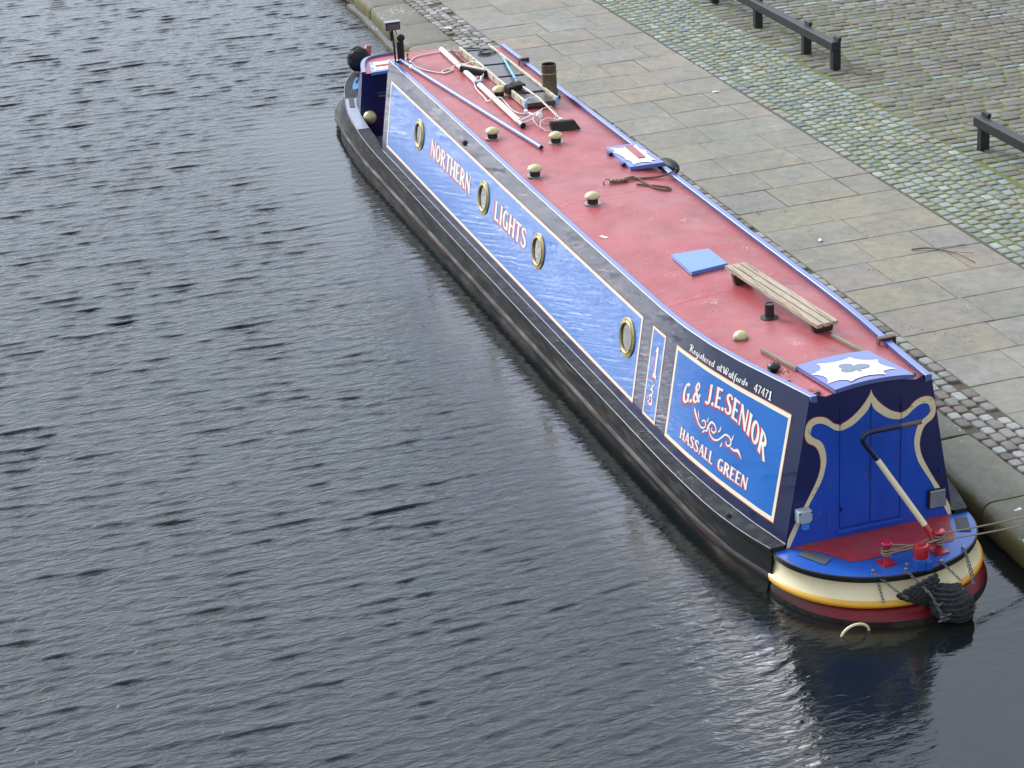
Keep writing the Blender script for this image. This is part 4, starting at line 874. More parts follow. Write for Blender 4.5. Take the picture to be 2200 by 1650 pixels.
# deck pins
for x, y in ((-.281, -.621), (-.006, -.634), (-.048, -.70), (.256, -.69), (.512, -.56)):
    m = MB(); m.lathe((x, y, .337), [(.012, 0), (.012, .02), (.016, .024), (.0001, .03)], 10); m.build('deck_pin', 'steel', DK, smooth=40)

# sliding hatch with painted star and club
def hz(x, y): return 1.625-.10*((x+.02)/.36)**2*.32-.0*y-.012*y*0
def HP(x, y, dz=0): return (x, y, RZ(x, max(0, y))+.052+dz)
m = MB(); NX = 9; top = []; 
fl, fr, nr, nl = (-.345, .60), (.285, .62), (.352, -.03), (-.322, -.045)
G = []
for j in range(6):
    v = j/5; a = ((1-v)*nl[0]+v*fl[0], (1-v)*nl[1]+v*fl[1]); b = ((1-v)*nr[0]+v*fr[0], (1-v)*nr[1]+v*fr[1])
    G.append([HP(a[0]+(b[0]-a[0])*i/NX, a[1]+(b[1]-a[1])*i/NX) for i in range(NX+1)])
m.grid(G); LOW = [[(x, y, z-.034) for x, y, z in r] for r in G]; m.grid([list(reversed(r)) for r in LOW])
m.grid([G[0], LOW[0]]); m.grid([LOW[-1], G[-1]]); m.grid([[r[0] for r in LOW], [r[0] for r in G]]); m.grid([[r[-1] for r in G], [r[-1] for r in LOW]])
HT = m.build('sliding_hatch', 'hatch', BOAT)
def star(mb, pts, bulge, zf, c=None):
    cx = sum(p[0] for p in pts)/len(pts); cy = sum(p[1] for p in pts)/len(pts); out = []
    for i, p in enumerate(pts):
        q = pts[(i+1) % len(pts)]; mxx, myy = (p[0]+q[0])/2, (p[1]+q[1])/2; mxx += (cx-mxx)*bulge; myy += (cy-myy)*bulge
        for k in range(6):
            t = k/6; out.append(((1-t)**2*p[0]+2*t*(1-t)*mxx+t*t*q[0], (1-t)**2*p[1]+2*t*(1-t)*myy+t*t*q[1]))
    vs = [zf(cx, cy)]+[zf(cx+(x-cx)*k, cy+(y-cy)*k) for k in (.5, 1) for x, y in out]; n = len(out)
    mb.add(vs, [(0, 1+i, 1+(i+1) % n) for i in range(n)]+[(1+i, 1+n+i, 1+n+(i+1) % n, 1+(i+1) % n) for i in range(n)])
m = MB(); star(m, [(-.34, .34), (-.215, .51), (.065, .50), (.245, .365), (.275, .115), (.13, .005), (-.165, 0), (-.32, .09)], .36, lambda x, y: HP(x, y, .004)); m.build('painted_star', 'ivory', HT)
m = MB()
for k, (x, y, rx, ry) in enumerate([(-.055, .325, .058, .055), (-.075, .235, .060, .055), (.045, .255, .068, .058)]):
    m.add([HP(x, y, .0065+k*.0004)]+[HP(x+rx*math.cos(a), y+ry*math.sin(a), .0065+k*.0004) for a in np.linspace(0, 2*math.pi, 25)[:-1]], [(0, 1+i, 1+(i+1) % 24) for i in range(24)])
m.add([HP(-.04, .27, .008), HP(-.02, .30, .008), HP(.008, .15, .008), (HP(-.025, .15, .008))], [(0, 1, 2, 3)]); m.build('club_motif', 'grey', HT)
m = MB(); m.beam((-.385, 1.17, RZ(.38, 1.17)+.016), (-.338, .60, RZ(.33, .6)+.016), .030, .030); m.build('hatch_runner', 'woodrail', BOAT, bevel=.003); m = MB(); m.beam((.235, 1.17, RZ(.23, 1.17)+.016), (.292, .62, RZ(.3, .62)+.016), .030, .030); m.build('hatch_runner', 'woodrail', BOAT, bevel=.003)
# side hatch board with red oblong
zh = RZ(.5, 6.4)+.058
m = MB(); m.poly([(.364, 6.79, zh-.006), (.70, 6.72, zh+.012), (.705, 6.00, zh+.010), (.36, 6.065, zh-.008)], .042); SH = m.build('side_hatch', 'rail', BOAT, bevel=.004)
m = MB(); star(m, [(.372, 6.58), (.395, 6.74), (.54, 6.66), (.66, 6.68), (.675, 6.43), (.655, 6.10), (.60, 6.045), (.41, 6.10), (.40, 6.28)], .30, lambda x, y: (x, y, zh+.006+(x-.53)*.05)); m.build('painted_star', 'ivory', SH)
m = MB(); m.poly([(.532, 6.66, zh+.016), (.575, 6.69, zh+.017), (.612, 6.65, zh+.018), (.592, 6.23, zh+.018), (.52, 6.24, zh+.016)], .008); m.build('red_oblong', 'roof', SH)
m = MB(); m.box((.352, 6.62, zh-.02), (.05, .07, .03)); m.build('hinge', 'bhnavy', SH, bevel=.004); m = MB(); m.box((.348, 6.23, zh-.02), (.05, .07, .03)); m.build('hinge', 'bhnavy', SH, bevel=.004)
# blue raised roof slab
zs = RZ(0, 3.3)+.036
m = MB(); m.poly([(-.215, 3.535, zs), (.145, 3.53, zs), (.150, 3.105, zs), (-.222, 3.045, zs)], .036); m.build('roof_slab', 'slab', BOAT, bevel=.003)
# rail brackets
def bracket(y, x0, x1, hh):
    q = MB(); z = zt(y)
    q.box(((x0+x1)/2, y, z+hh), (x1-x0, .05, .012)); q.box((x0+.006, y, z+hh-.045), (.012, .05, .08)); q.box((x1-.006, y, z+hh-.06), (.012, .05, .11)); q.box(((x0+x1)/2+.02, y+.018, z+hh-.02), (x1-x0-.03, .01, .04))
    q.build('rail_bracket', 'bracket', BOAT, bevel=.004)
bracket(10.42, .625, .75, .035); bracket(.90, .51, .665, .025)
# mushroom vents
def vent(x, y, stem_h=.075, r=.077):
    z = RZ(x, y)
    q = MB(); q.lathe((x, y, z), [(r*.74, 0), (r*.70, .01), (r*.70, stem_h), (r*.3, stem_h)], 20); v = q.build('mushroom_vent', 'blackm', BOAT, smooth=40)
    q = MB(); q.lathe((x, y, z+stem_h-.012), [(r*.7, .0), (r*.97, .002), (r, .010), (r*.93, .026), (r*.72, .043), (r*.42, .054), (.0001, .058)], 28); q.build('dome', 'brassold', v, smooth=60)
    q = MB(); q.lathe((x, y, z), [(r*1.08, 0), (r*1.06, .006), (r*.7, .008)], 24); q.build('flange', 'steel', v)
for x, y in ((-.028, 9.146), (-.54, 7.80), (-.021, 7.24), (-.539, 6.40), (-.327, 5.29)): vent(x, y)
vent(-.41, 1.535, .022, .064)
z = RZ(-.468, .75); m = MB(); m.lathe((-.468, .75, z), [(.058, 0), (.058, .004), (.03, .006), (.03, .025), (.052, .027), (.055, .036), (.048, .052), (.03, .066), (.0001, .07)], 24); v = m.build('mushroom_vent', 'blackm', BOAT, smooth=45)
m = MB(); m.lathe((-.468, .75, z+.068), [(.012, 0), (.010, .008), (.004, .009), (.004, .02), (.0001, .022)], 10); m.build('red_knob', 'gloss_red', v)
z = RZ(-.025, 1.82); m = MB(); m.lathe((-.025, 1.82, z), [(.078, 0), (.078, .006), (.05, .010), (.044, .02)], 28); m.lathe((-.025, 1.82, z), [(.042, .006), (.040, .118), (.044, .120), (.044, .128), (.034, .129), (.032, .123), (.0001, .122)], 28); m.build('flue_collar', 'blackm', BOAT, smooth=45)
z = RZ(.507, 8.95); m = MB(); m.lathe((.507, 8.95, z), [(.135, 0), (.13, .022), (.095, .03)], 6, xa=(.3, 1, 0)); CF = m.build('chimney_base', 'blackm', BOAT)
m = MB(); m.lathe((.507, 8.95, z+.02), [(.090, 0), (.088, .05), (.083, .06), (.083, .25), (.087, .252), (.087, .262), (.083, .264), (.083, .355), (.078, .356), (.076, .2), (.0001, .19)], 32); ch = m.build('chimney', 'brownsteel', BOAT, smooth=45)
m = MB(); m.lathe((.507, 8.95, z+.02), [(.0765, .345), (.0745, .22), (.0001, .215)], 32); m.build('flue_lining', 'soot_and_hole_black', ch)
m = MB(); m.lathe((.507, 8.95, z+.02), [(.0872, .250), (.0885, .257), (.0872, .264)], 32); m.build('brass_band', 'brass', ch)
# small fittings near the stern of the roof
m = MB(); m.tube([(-.443+.022*math.cos(a), .575, RZ(-.44, .57)+.03+.03*math.sin(a)) for a in np.linspace(-.4, 3.6, 12)], .004, 6); m.lathe((-.47, .47, RZ(-.47, .47)), [(.012, 0), (.012, .02), (.0001, .024)], 8)
m.tube([(-.425+.03*math.cos(a), .15+.04*math.sin(a), RZ(-.42, .15)+.008) for a in np.linspace(0, 5.8, 14)], .004, 6); m.build('hook_ring', 'brass', BOAT)
for x, y in ((-.40, .085), (.414, .10)):
    m = MB(); m.lathe((x, y, RZ(x, y)), [(.018, 0), (.018, .025), (.0001, .028)], 10); m.build('hatch_stop', 'bracket', BOAT, smooth=45)

# ------------------------------------------------------------------ THINGS ON THE BOAT
def zr(x, y, d=0): return RZ(x, y)+d
# plank bench
B = thing('plank_bench', (.17, 2.03, RZ(.17, 2)), 'weathered three slat wooden plank bench lying lengthways on the red roof', 'bench')
zb = 1.60
for k in range(3):
    q = MB(); f0, f1 = k/3, (k+1)/3
    a0, a1 = Vector((0, 2.83, zb)), Vector((.216, 2.83, zb)); b0, b1 = Vector((.130, 1.235, zb)), Vector((.349, 1.262, zb))
    p = [a0.lerp(a1, f0+.02), a0.lerp(a1, f1-.055), b0.lerp(b1, f1-.055), b0.lerp(b1, f0+.02)]
    q.poly(p, .034); q.build('slat', 'wood', B, bevel=.004)
for y0, x0 in ((2.68, .115), (1.34, .232)):
    q = MB(); zz = RZ(x0, y0)+.003; q.add([(x0-.085, y0-.03, zz), (x0+.075, y0-.03, zz), (x0+.095, y0-.03, zb-.036), (x0-.105, y0-.03, zb-.036), (x0-.085, y0+.03, zz), (x0+.075, y0+.03, zz), (x0+.095, y0+.03, zb-.036), (x0-.105, y0+.03, zb-.036)],
        [(0, 1, 2, 3), (7, 6, 5, 4), (0, 4, 5, 1), (1, 5, 6, 2), (2, 6, 7, 3), (3, 7, 4, 0)]); q.build('foot', 'dkwood', B, bevel=.004)
# gangplank-ladder
LD = thing('gangplank', (.27, 9.8, RZ(.27, 9.8)), 'cream railed gangplank ladder with dark treads lying on the red roof', 'gangplank')
zl0 = lambda x, y: RZ(x, y)+.004
def lad(x, y, z): return Vector((x, y, 1.497+z))
a0, a1, b0, b1 = (.075, 8.52), (.43, 8.49), (.10, 11.06), (.445, 11.0)
def lerp2(p, q, t): return (p[0]+(q[0]-p[0])*t, p[1]+(q[1]-p[1])*t)
for p, q_ in ((a0, b0), (a1, b1)):
    q = MB(); q.beam(lad(*p, .045), lad(*q_, .045), .026, .085); rl = q.build('side_rail', 'ladrail', LD, bevel=.004)
    q = MB(); d = (Vector(q_)-Vector(p)).normalized(); q.beam(lad(p[0], p[1]-.018, .045), lad(p[0]+d.x*.03, p[1]+d.y*.03, .045), .034, .092); q.build('end_cap', 'capblue', rl, bevel=.006)
    q = MB()
    for k in range(10):
        t = .05+k*.1; pp = lerp2(p, q_, t); q.box(lad(pp[0]-.0135, pp[1], .045), (.003, .018, .05))
    q.build('rung_hole', 'blackm', rl)
for (t0, t1, hh) in ((.0, .14, .05), (.165, .43, .062), (.455, .65, .062), (.675, .93, .062), (.95, 1.0, .062)):
    q = MB(); p0, p1, p2, p3 = lerp2(a0, b0, t0), lerp2(a1, b1, t0), lerp2(a1, b1, t1), lerp2(a0, b0, t1)
    q.poly([lad(p0[0]+.016, p0[1], hh), lad(p1[0]-.016, p1[1], hh), lad(p2[0]-.016, p2[1], hh), lad(p3[0]+.016, p3[1], hh)], .05 if t0 == 0 else .02); q.build('tread_panel', 'panelbrown', LD, bevel=.003)
for t in (.153, .443, .663, .94):
    q = MB(); p0, p1 = lerp2(a0, b0, t), lerp2(a1, b1, t); q.beam(lad(p0[0]+.02, p0[1], .03), lad(p1[0]-.02, p1[1], .03), .04, .03); q.build('rung', 'bracket', LD)
# coiled black cable on the gangplank
q = MB(); pts = [(.06, 10.98), (.10, 11.04), (.20, 10.96), (.31, 10.90), (.27, 10.76), (.21, 10.68), (.27, 10.60), (.37, 10.62), (.425, 10.70), (.40, 10.80), (.32, 10.84), (.25, 10.78), (.24, 10.70), (.30, 10.645), (.36, 10.66)]
q.tube([(p[0], p[1], 1.497+(.075 if p[0] > .12 else .03)) for p in spl([(a, b) for a, b in pts], 6)], .0075, 8); tag(q.build('power_cable', 'rubber', smooth=True), 'loose loop of black cable lying on the far end of the gangplank', 'cable')
# mop-brush handle in pale blue, head on the gangplank
BB = thing('deck_brush', (.2, 9.4, 1.56), 'small dark brush with a light blue handle lying on the gangplank', 'brush')
q = MB(); q.tube([(.395, 10.28, 1.597), (.232, 9.33, 1.602)], .014, 10); q.build('handle', 'ltblue', BB, smooth=40)
q = MB(); q.tube([(.232, 9.33, 1.602), (.215, 9.22, 1.605)], [.008, .012], 8); q.build('ferrule', 'steel', BB, smooth=40)
q = MB(); q.box((.175, 9.08, 1.60), (.13, .16, .055), .1); q.box((.08, 9.07, 1.57), (.09, .14, .09), .1); q.build('brush_head', 'bristle', BB, bevel=.012)
# broom
BR = thing('broom', (.23, 8.2, RZ(.23, 8.2)), 'long broom with grey pole and wide black bristle head nearest the roof hatch', 'broom')
q = MB(); q.tube([(.205, 9.22, 1.60), (.225, 8.5, 1.60), (.225, 7.80, RZ(.24, 7.8)+.075)], .0115, 10); q.build('pole', 'ladrail', BR, smooth=40)
q = MB(); q.lathe((.225, 7.78, RZ(.22, 7.78)+.07), [(.026, -.02), (.026, .015), (.015, .02), (.0001, .02)], 12); q.build('socket', 'whitepl', BR)
q = MB(); z = RZ(.2, 7.65)
q.add([(.065, 7.60, z+.002), (.375, 7.55, z+.002), (.335, 7.64, z+.085), (.07, 7.68, z+.085), (.065, 7.66, z+.002), (.375, 7.62, z+.002), (.335, 7.70, z+.085), (.07, 7.74, z+.085)],
      [(0, 1, 2, 3), (7, 6, 5, 4), (0, 4, 5, 1), (1, 5, 6, 2), (2, 6, 7, 3), (3, 7, 4, 0)]); q.build('bristles', 'bristle', BR, bevel=.006)
# white mast with a thin rod
MS = thing('aerial_mast', (-.1, 9.6, RZ(-.1, 9.6)), 'thick white aerial mast tube lying lengthways on the roof beside the gangplank', 'mast')
q = MB(); q.tube([(-.075, 11.25, zr(-.07, 11.2, .034)), (-.163, 8.03, zr(-.16, 8, .034))], .031, 14); q.build('tube', 'whitepl', MS, smooth=50)
q = MB(); q.tube([(-.163, 8.04, zr(-.16, 8, .03)), (-.168, 7.88, zr(-.16, 8, .03))], [.030, .033], 14, caps=False); q.build('end_sleeve', 'steel', MS, smooth=50)
q = MB(); q.lathe((-.1677, 7.885, zr(-.16, 8, .03)), [(.026, .0), (.0001, .001)], 14, (0, -1, 0)); q.build('sleeve_hole', 'soot_and_hole_black', MS)  # black disc painted in for the shade inside the sleeve
q = MB(); q.box((-.118, 9.62, zr(-.1, 9.6, .05)), (.085, .07, .05), .2); q.tube([(-.09, 9.62, zr(-.1, 9.6, .06)), (-.05, 9.70, zr(-.1, 9.6, .09))], .018, 8); q.build('cable_clamp', 'steel', MS, bevel=.006)
q = MB(); q.tube([(.035, 11.2, zr(.03, 11.2, .012)), (.0, 10.36, zr(0, 10.4, .012))], .011, 8); tag(q.build('steel_rod', 'gunw', smooth=True), 'thin dark rod lying between the white mast and the gangplank', 'rod')
# black brush head lying across the mast
q = MB(); q.beam((-.135, 10.24, zr(-.1, 10.2, .06)), (.075, 9.90, zr(0, 9.9, .05)), .075, .075); SB = q.build('scrubbing_brush', 'bristle', bevel=.014, origin=(-.03, 10.07, 1.54)); tag(SB, 'black oblong brush head resting across the white mast', 'brush')
q = MB(); q.beam((-.12, 10.25, zr(-.1, 10.2, .10)), (.08, 9.93, zr(0, 9.9, .09)), .06, .012); q.build('brush_back', 'ladrail', SB, bevel=.004)
# blue boat pole
BP = thing('boat_pole', (-.42, 9.2, RZ(-.42, 9.2)), 'long round blue boat pole lying at a slant on the roof', 'pole')
q = MB(); q.tube([(-.608, 11.25, zr(-.6, 11.2, .026)), (-.58, 10.9, zr(-.58, 10.9, .027)), (-.231, 7.10, zr(-.23, 7.1, .027))], [.026, .024, .0235], 14); q.build('shaft', 'rail', BP, smooth=50)
q = MB(); q.lathe((-.231, 7.099, zr(-.23, 7.1, .027)), [(.0235, .0), (.022, .006), (.0001, .007)], 14, (.09, -1, 0)); q.build('end_cap', 'blackm', BP)
q = MB(); q.lathe((-.572, 10.82, zr(-.57, 10.8, .027)), [(.0265, -.03), (.0265, .03)], 14, (-.09, 1, 0)); q.build('tape', 'whitepl', BP)
# white cable
cab_pts = [(.10, 11.18), (-.023, 11.226), (-.241, 11.235), (-.426, 11.209), (-.555, 10.973), (-.527, 10.854), (-.447, 10.592), (-.326, 10.371), (-.197, 10.39), (-.199, 10.483), (-.303, 10.449), (-.308, 10.33), (-.141, 10.42), (.002, 10.278), (.062, 10.123), (.03, 9.9), (-.134, 9.696), (-.181, 9.547), (-.196, 9.213), (-.208, 8.94), (-.085, 8.817), (-.073, 8.537), (-.049, 8.389), (.03, 8.30)]
q = MB(); pts = []
for x, y in spl(cab_pts, 6):
    d = .010
    xm = -.075+(y-11.25)*(.088/3.22)*1.0
    if y < 11.2 and abs(x-xm) < .05: d = .075
    if abs(x-(-.61+(11.3-y)*.0905)) < .035: d = .060
    if 9.95 < y < 10.3 and x > -.05: d = .115
    pts.append([x, y, d])
for _ in range(3):
    for i in range(1, len(pts)-1): pts[i][2] = max(pts[i][2], (pts[i-1][2]+pts[i+1][2])/2*.97)
q.tube([(x, y, RZ(x, y)+d) for x, y, d in pts], .0075, 6); tag(q.build('aerial_cable', 'cable', smooth=True), 'white aerial cable looping across the blue pole and white mast', 'cable')
# loop aerial
AR = thing('loop_aerial', (.05, 8.0, RZ(.05, 8.0)), 'white wire television aerial with open hexagonal loops at the end of the mast', 'aerial')
def ploop(c, r, pl, n=6, a0=0, frac=1.0, rad=.0045, el=1):
    q = MB(); u, v = [Vector(k).normalized() for k in pl]; pts = [Vector(c)+u*r*math.cos(a0+2*math.pi*frac*i/n)+v*r*el*math.sin(a0+2*math.pi*frac*i/n) for i in range(n+1)]
    q.tube(pts, rad, 6); q.build('loop', 'whitepl', AR)
z = RZ(.05, 8)
ploop((.085, 8.30, z+.10), .10, ((1, 0, 0), (0, .5, 1)), 6, .3, .8)
ploop((.13, 7.92, z+.09), .10, ((1, 0, .15), (0, .6, 1)), 6, 0, 1)
ploop((.02, 7.86, z+.03), .11, ((.5, 1, 0), (-.5, .6, .5)), 6, 1.2, .55)
ploop((.09, 7.72, z+.045), .12, ((1, 0, 0), (0, .9, .35)), 6, .1, .72)
q = MB(); q.tube([(-.15, 8.0, z+.05), (.0, 8.06, z+.075), (.12, 8.10, z+.10)], .011, 8); q.tube([(-.14, 7.95, z+.035), (.02, 8.02, z+.05)], .009, 8); q.tube([(-.02, 8.16, z+.08), (.03, 7.96, z+.08)], .008, 8); q.build('boom', 'whitepl', AR, smooth=True)
q = MB(); q.lathe((.055, 7.98, z+.085), [(.032, -.02), (.034, .0), (.032, .02), (.0001, .022)], 14, (.1, -1, .3)); q.lathe((-.03, 8.18, z+.08), [(.0001, -.03), (.024, -.02), (.024, .03), (.0001, .035)], 12, (.3, 1, 0)); q.build('amplifier', 'whitepl', AR, smooth=45)
# rope across the roof and the fender it holds
q = MB()
for off in (0,): q.tube([(x, y, RZ(min(x, .66), y)+d) for x, y, d in spl([(.745, 5.79, .045), (.70, 5.775, .055), (.60, 5.76, .03), (.484, 5.756, .014), (.30, 5.753, .014), (.20, 5.74, .02), (.114, 5.706, .02), (.02, 5.745, .014)], 5)], .011, 8)
q.tube([(x, y, RZ(x, y)+.012) for x, y in spl([(.17, 5.72), (.195, 5.78), (.254, 5.815), (.308, 5.815), (.335, 5.68), (.361, 5.46), (.428, 5.35), (.50, 5.35), (.519, 5.407), (.427, 5.477), (.32, 5.54), (.245, 5.593)], 5)], .010, 8)
for k in range(5):
    x = .05+.035*k; q.tube([(x+.016*math.cos(a), 5.735+.022*math.sin(a), RZ(x, 5.7)+.02+.010*math.sin(a*2+k)) for a in np.linspace(0, 6.28, 10)], .008, 6)
tag(q.build('fender_rope', 'ropeb', smooth=True), 'brown knotted rope running across the roof to the oval fender', 'rope')
q = MB(); q.tube([(-.01+.035*math.cos(a), 5.75, RZ(0, 5.75)+.02+.03*math.sin(a)) for a in np.linspace(0, 6.1, 14)], .007, 6); tag(q.build('tie_ring', 'steel', smooth=True), 'small metal ring on the roof with the brown rope knotted to it', 'ring')
OF = thing('oval_fender', (.83, 6.15, 1.38), 'dark grey oval fender hanging over the quay side roof edge', 'fender')
q = MB(); rows = []
for i in range(13):
    a = math.pi*i/12; rows.append([(.845+.058*math.sin(a)*math.cos(b), 6.15-.0*i, 1.405) for b in [0]])
q.lathe((.83, 6.42, 1.36), [(.0001, 0), (.03, -.01), (.06, -.05), (.078, -.12), (.082, -.20), (.078, -.29), (.06, -.37), (.032, -.42), (.016, -.44), (.014, -.47), (.0001, -.475)], 22, (0, 1, -.13)); q.build('body', 'gunw', OF, smooth=True)
q = MB(); q.tube([(.83, 5.96, 1.42), (.80, 5.90, 1.46), (.765, 5.82, 1.485), (.745, 5.79, 1.50)], .010, 8); q.build('lanyard', 'ropeb', OF, smooth=True)
# mast light, round lamp, cylinder at the bow end of the roof
FL = thing('floodlight', (-.66, 11.2, RZ(-.66, 11.2)), 'black rectangular floodlight on a thin pole at the far end of the roof', 'floodlight')
q = MB(); z = RZ(-.66, 11.2); q.tube([(-.66, 11.22, z), (-.675, 11.22, z+.43)], .012, 10); q.tube([(-.60, 11.22, z+.004), (-.66, 11.22, z+.02)], .01, 6); q.build('pole', 'blackm', FL, smooth=True)
q = MB(); q.box((-.675, 11.19, z+.465), (.18, .07, .10)); hd = q.build('lamp_housing', 'blackm', FL, bevel=.012)
q = MB(); q.box((-.675, 11.153, z+.46), (.155, .004, .07)); q.build('lamp_face', 'lamp', hd); q = MB(); q.box((-.675, 11.185, z+.518), (.19, .085, .006)); q.build('hood', 'steel', hd)
q = MB(); q.tube([(-.69, 11.22, z+.28), (-.69, 11.22, z+.40)], .016, 8); q.tube([(-.64, 11.22, z+.40), (-.62, 11.21, z+.34), (-.60, 11.2, z+.35)], .006, 6); q.build('pole_bracket', 'blackm', FL)
RL = thing('round_lamp', (-.585, 11.2, RZ(-.58, 11.2)), 'round black headlamp on a grey cylinder stand beside the floodlight pole', 'lamp')
q = MB(); q.tube([(-.59, 11.22, z+.0), (-.59, 11.22, z+.26)], [.045, .042], 16); q.build('stand', 'gunw', RL, smooth=50)
q = MB(); q.lathe((-.59, 11.16, z+.31), [(.03, .06), (.045, .04), (.048, 0), (.044, -.004), (.0001, -.002)], 18, (0, 1, .1)); q.build('lamp_head', 'blackm', RL, smooth=50)
q = MB(); q.lathe((-.505, 11.24, RZ(-.5, 11.2)), [(.02, 0), (.018, .02), (.008, .03), (.010, .05), (.018, .06), (.014, .08), (.0001, .085)], 12); tag(q.build('brass_bell', 'brass', smooth=True), 'tiny brass knob shaped fitting at the far corner of the roof', 'fitting')
# white scrap on the roof
q = MB(); q.poly([(-.575, 4.44, zr(-.55, 4.4, .006)), (-.545, 4.45, zr(-.55, 4.4, .009)), (-.51, 4.37, zr(-.52, 4.4, .007)), (-.54, 4.36, zr(-.55, 4.4, .006))], .003); tag(q.build('paper_scrap', 'leafc'), 'small white scrap of paper lying on the red roof', 'litter')
# football-like cushion in the well
q = MB(); q.lathe((-.72, 12.52, .43), [(.085*math.sin(math.pi*i/12)+.0001, -.085*math.cos(math.pi*i/12)) for i in range(13)], 20); BL = q.build('ball', 'brassold', smooth=True); tag(BL, 'gold ball with pale triangular patches in the well at the far end of the boat', 'ball')
q = MB()
for k in range(6):
    a = k*math.pi/3+.3; c = Vector((-.72, 12.52, .43))
    def sp_(t, p): return c+Vector((math.cos(t)*math.cos(p), math.sin(t)*math.cos(p), math.sin(p)))*.087
    q.add([sp_(a, .9), sp_(a-.28, .15), sp_(a+.28, .15)], [(0, 1, 2)]); q.add([sp_(a+.5, -.5), sp_(a+.2, .25), sp_(a+.8, .25)], [(0, 1, 2)])
q.build('pale_patch', 'ivory', BL)

# bow fender bundle
def lumpy(name, m_, c, rx, ry, rz_, amp, parent=None, rot=0, n=28, seed=0, fr=14):
    q = MB(); rows = []
    for i in range(n+1):
        p = math.pi*i/n; row = []
        for j in range(2*n):
            a = 2*math.pi*j/(2*n); d = Vector((math.sin(p)*math.cos(a), math.sin(p)*math.sin(a), math.cos(p)))
            k = 1+amp*noise.noise(d*2.2+Vector((seed, 0, 0)))+amp*.55*noise.noise(d*fr+Vector((seed, 3, 0)))
            x, y, z = d.x*rx*k, d.y*ry*k, d.z*rz_*k
            row.append((c[0]+x*math.cos(rot)-y*math.sin(rot), c[1]+x*math.sin(rot)+y*math.cos(rot), c[2]+z))
        rows.append(row)
    q.grid(rows, True); return q.build(name, m_, parent, smooth=True)
BF = thing('bow_fender', (-.42, 14.15, .6), 'big rounded black fender on the bow beyond the roof', 'fender')
lumpy('body', 'gunw', (-.43, 14.1, .76), .15, .13, .16, .12, BF, seed=2)
q = MB(); q.tube([(-.32, 14.12, .70), (-.27, 14.12, .92)], [.05, .045], 12); q.build('red_end', 'roof', BF, smooth=True)

# stern rope fender with its chains
SF = thing('stern_fender', (.17, -.9, .1), 'large black knitted rope fender hung on chains at the stern', 'fender')
C0 = Vector((.215, -.935, .118)); AX = Vector((.25, -.12, -1)).normalized(); E1 = AX.cross(Vector((0, 1, 0))).normalized(); E2 = AX.cross(E1)
lumpy('rope_core', 'knit', C0, .168, .152, .150, .16, SF, seed=5, n=40, fr=22)
def wound(turns, ph, rr, lean, name='rope_winding'):
    q = MB(); pts = []; N = int(abs(turns)*22)
    for i in range(N+1):
        t = .06+.88*i/N; a = 2*math.pi*turns*i/N+ph; R_ = .150*math.sin(math.pi*t)**.62+.003; R_ *= 1+.10*noise.noise(Vector((a*.7, t*4, ph)))
        h = -.145*math.cos(math.pi*t)+lean*math.cos(a)*.04+.004*math.sin(a*5+ph)
        pts.append(C0+AX*h+(E1*math.cos(a)+E2*math.sin(a))*R_)
    q.tube(pts, rr, 7); q.build(name, 'knit', SF, smooth=True)
wound(9, 0, .011, 1.0)
for k in range(8):      # flat knitted tail leading round the counter
    q = MB(); pts = []
    for i in range(22):
        t = i/21; x = .13-.32*t; yb = -.83*math.sqrt(max(0, 1-((x-.01)/.90)**2)); f = (k/7-.5)
        z = .222+f*.25*(1-t)**.75; out_ = .030+.055*(1-t)*(1-abs(f)*1.5)
        pts.append((x, yb-out_-.006*math.sin(i*1.9+k*math.pi), z+.006*math.sin(i*1.9+k*2)))
    q.tube(pts, [.021*(1-.55*i/21) for i in range(22)], 7); q.build('rope_tail', 'knit', SF, smooth=True)
def chain(p, q_, sag, parent, n=None, r=.0035, L_=.034):
    p, q_ = Vector(p), Vector(q_); n = n or max(3, int((q_-p).length/(L_*.72))); mb = MB(); pts = []
    for i in range(n+1):
        t = i/n; pts.append(p.lerp(q_, t)-Vector((0, 0, sag*4*t*(1-t))))
    for i in range(n):
        c = (pts[i]+pts[i+1])/2; d = (pts[i+1]-pts[i]).normalized(); s_ = d.cross(Vector((0, 0, 1))); s_ = s_.normalized() if s_.length > .05 else Vector((1, 0, 0))
        if i % 2: s_ = d.cross(s_).normalized()
        ring = [c+d*L_*.5*math.cos(a)+s_*L_*.29*math.sin(a) for a in [2*math.pi*k/10 for k in range(11)]]
        mb.tube(ring, r, 5, caps=False)
    mb.build('chain', 'chain', parent)
chain((-.281, -.66, .348), (-.27, -.78, .16), 0, SF); chain((-.281, -.66, .348), (-.13, -.90, .22), .01, SF)
chain((-.048, -.735, .345), (.02, -.97, .26), 0, SF); chain((.02, -.98, .26), (.07, -1.06, .12), 0, SF)
chain((.256, -.70, .345), (.30, -.93, .29), 0, SF); chain((.05, -1.04, .20), (.29, -.99, .26), .03, SF)
chain((.512, -.585, .345), (.44, -.86, .20), .0, SF); chain((.512, -.585, .345), (.535, -.69, .17), 0, SF)
chain((.06, -1.06, .10), (.13, -1.09, .13), .0, SF); chain((.05, -1.05, .06), (.12, -1.085, .09), .0, SF)
# half-sunk cream hoop at the waterline
q = MB(); q.tube([(-.545+.115*math.cos(a), -.86-.02*math.sin(a), -.02+.115*math.sin(a)*.9) for a in np.linspace(-.5, math.pi+.5, 22)], .011, 8); tag(q.build('hoop', 'cream', smooth=True), 'cream hoop half sunk in the water beside the stern', 'hoop')

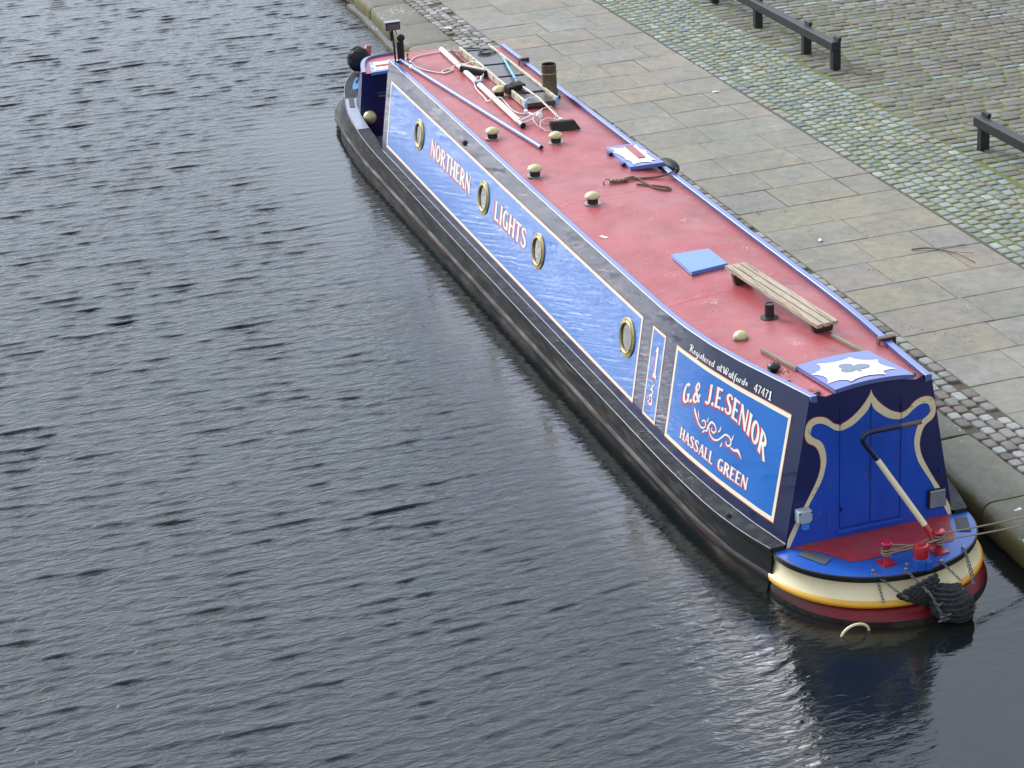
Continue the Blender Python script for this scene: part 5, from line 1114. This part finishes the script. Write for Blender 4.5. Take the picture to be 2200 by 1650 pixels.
# mooring rope on the dollies, running off to the quay
q = MB()
for (x, y) in ((-.125, -.532), (.323, -.53)):
    for k in range(3 if x < 0 else 4):
        zz = .425+.018*k; q.tube([(x+.036*math.cos(a), y+.036*math.sin(a), zz+.006*math.sin(a+k)) for a in np.linspace(0, 6.283, 16)], .0068, 6)
for k, (d0, d1, z0, z1) in enumerate(((.034, .034, .46, .45), (-.034, -.034, .455, .475), (.034, -.034, .44, .468), (-.034, .034, .435, .442))):
    pts = []
    for i in range(13):
        t = i/12; pts.append((-.125+.448*t, -.531+d0+(d1-d0)*t+.008*math.sin(t*6+k), z0+(z1-z0)*t-.018*math.sin(math.pi*t)+.010*math.sin(9*t+k*2)))
    q.tube(pts, .0068, 6)
for (p0, p1, sg) in (((.345, -.50, .475), (2.45, -.10, .30), .10), ((.345, -.56, .455), (2.45, -.16, .29), .16)):
    q.tube([Vector(p0).lerp(Vector(p1), t)-Vector((0, 0, sg*4*t*(1-t)*.35)) for t in np.linspace(0, 1, 20)], .0068, 6)
tag(q.build('mooring_rope', 'rope', smooth=True), 'pale mooring rope wound round the red stern dollies and leading to the quay', 'rope')

# ------------------------------------------------------------------ KNEE RAILS ON THE QUAY
def knee(label, posts, y0, y1, xs_, end_gap):
    K = thing('knee_rail', (xs_, posts[0], ZQ), label, 'fence', 'low black timber rails beside the cobbles')
    for i, y in enumerate(posts):
        q = MB(); q.box((xs_+.02, y, ZQ+.18), (.115, .10, .44)); q.build('post', 'post', K, bevel=.008)
        q = MB(); q.box((xs_+.048, y, ZQ+.425), (.045, .16, .05)); q.build('cleat', 'post', K, bevel=.006)
    q = MB(); q.beam((xs_-.012, y0, ZQ+.335), (xs_-.012, y1, ZQ+.335), .115, .125); q.build('rail', 'post', K, bevel=.012)
knee('longer low black timber rail, farther of the two beside the cobbles', [12.20, 13.10, 14.72, 16.3, 17.9, 19.5], 12.12, 20, 5.57, 0)
knee('nearer low black timber rail running out of the right side of the picture', [8.30, 6.7, 5.1, 3.5], 8.40, 3.2, 5.60, 0)
# bits on the flags
q = MB(); q.tube([Vector(p) for p in spl([(3.30, 5.64, ZQ+.014), (3.449, 5.596, ZQ+.022), (3.56, 5.50, ZQ+.016), (3.66, 5.30, ZQ+.02), (3.70, 5.02, ZQ+.014)], 5)], [.009]*6+[.007]*8+[.0045]*7, 6); q.tube([(3.52, 5.54, ZQ+.018), (3.70, 5.50, ZQ+.03), (3.86, 5.52, ZQ+.02)], .003, 5); q.tube([(3.62, 5.40, ZQ+.018), (3.80, 5.22, ZQ+.03)], .003, 5)
tag(q.build('twig', 'twig', smooth=True), 'thin brown twig lying on the paving flags', 'twig')
FRG = 'pale litter specks scattered on the quay'
for i, (x, y, s_, lb) in enumerate([(3.78, 11.98, .055, 'pale oval leaf on the paving flags level with the longer rail'), (2.577, 6.33, .045, 'white speck on the paving flags beside the oval fender'), (1.62, 16.9, .07, 'white scrap on the narrow sett strip past the far end of the boat'), (1.30, -.03, .05, 'pale leaf on the coping stone by the stern')]):
    q = MB(); zz = ZQ+.016; a0 = i*1.1; q.add([(x, y, zz+.008)]+[(x+s_*math.cos(a)*math.cos(a0)-s_*.42*math.sin(a)*math.sin(a0), y+s_*math.cos(a)*math.sin(a0)+s_*.42*math.sin(a)*math.cos(a0), zz+.004*math.cos(3*a)) for a in np.linspace(0, 6.283, 10)[:-1]], [(0, 1+k, 1+(k+1) % 9) for k in range(9)])
    tag(q.build('leaf', 'leafc'), lb, 'leaf', FRG)
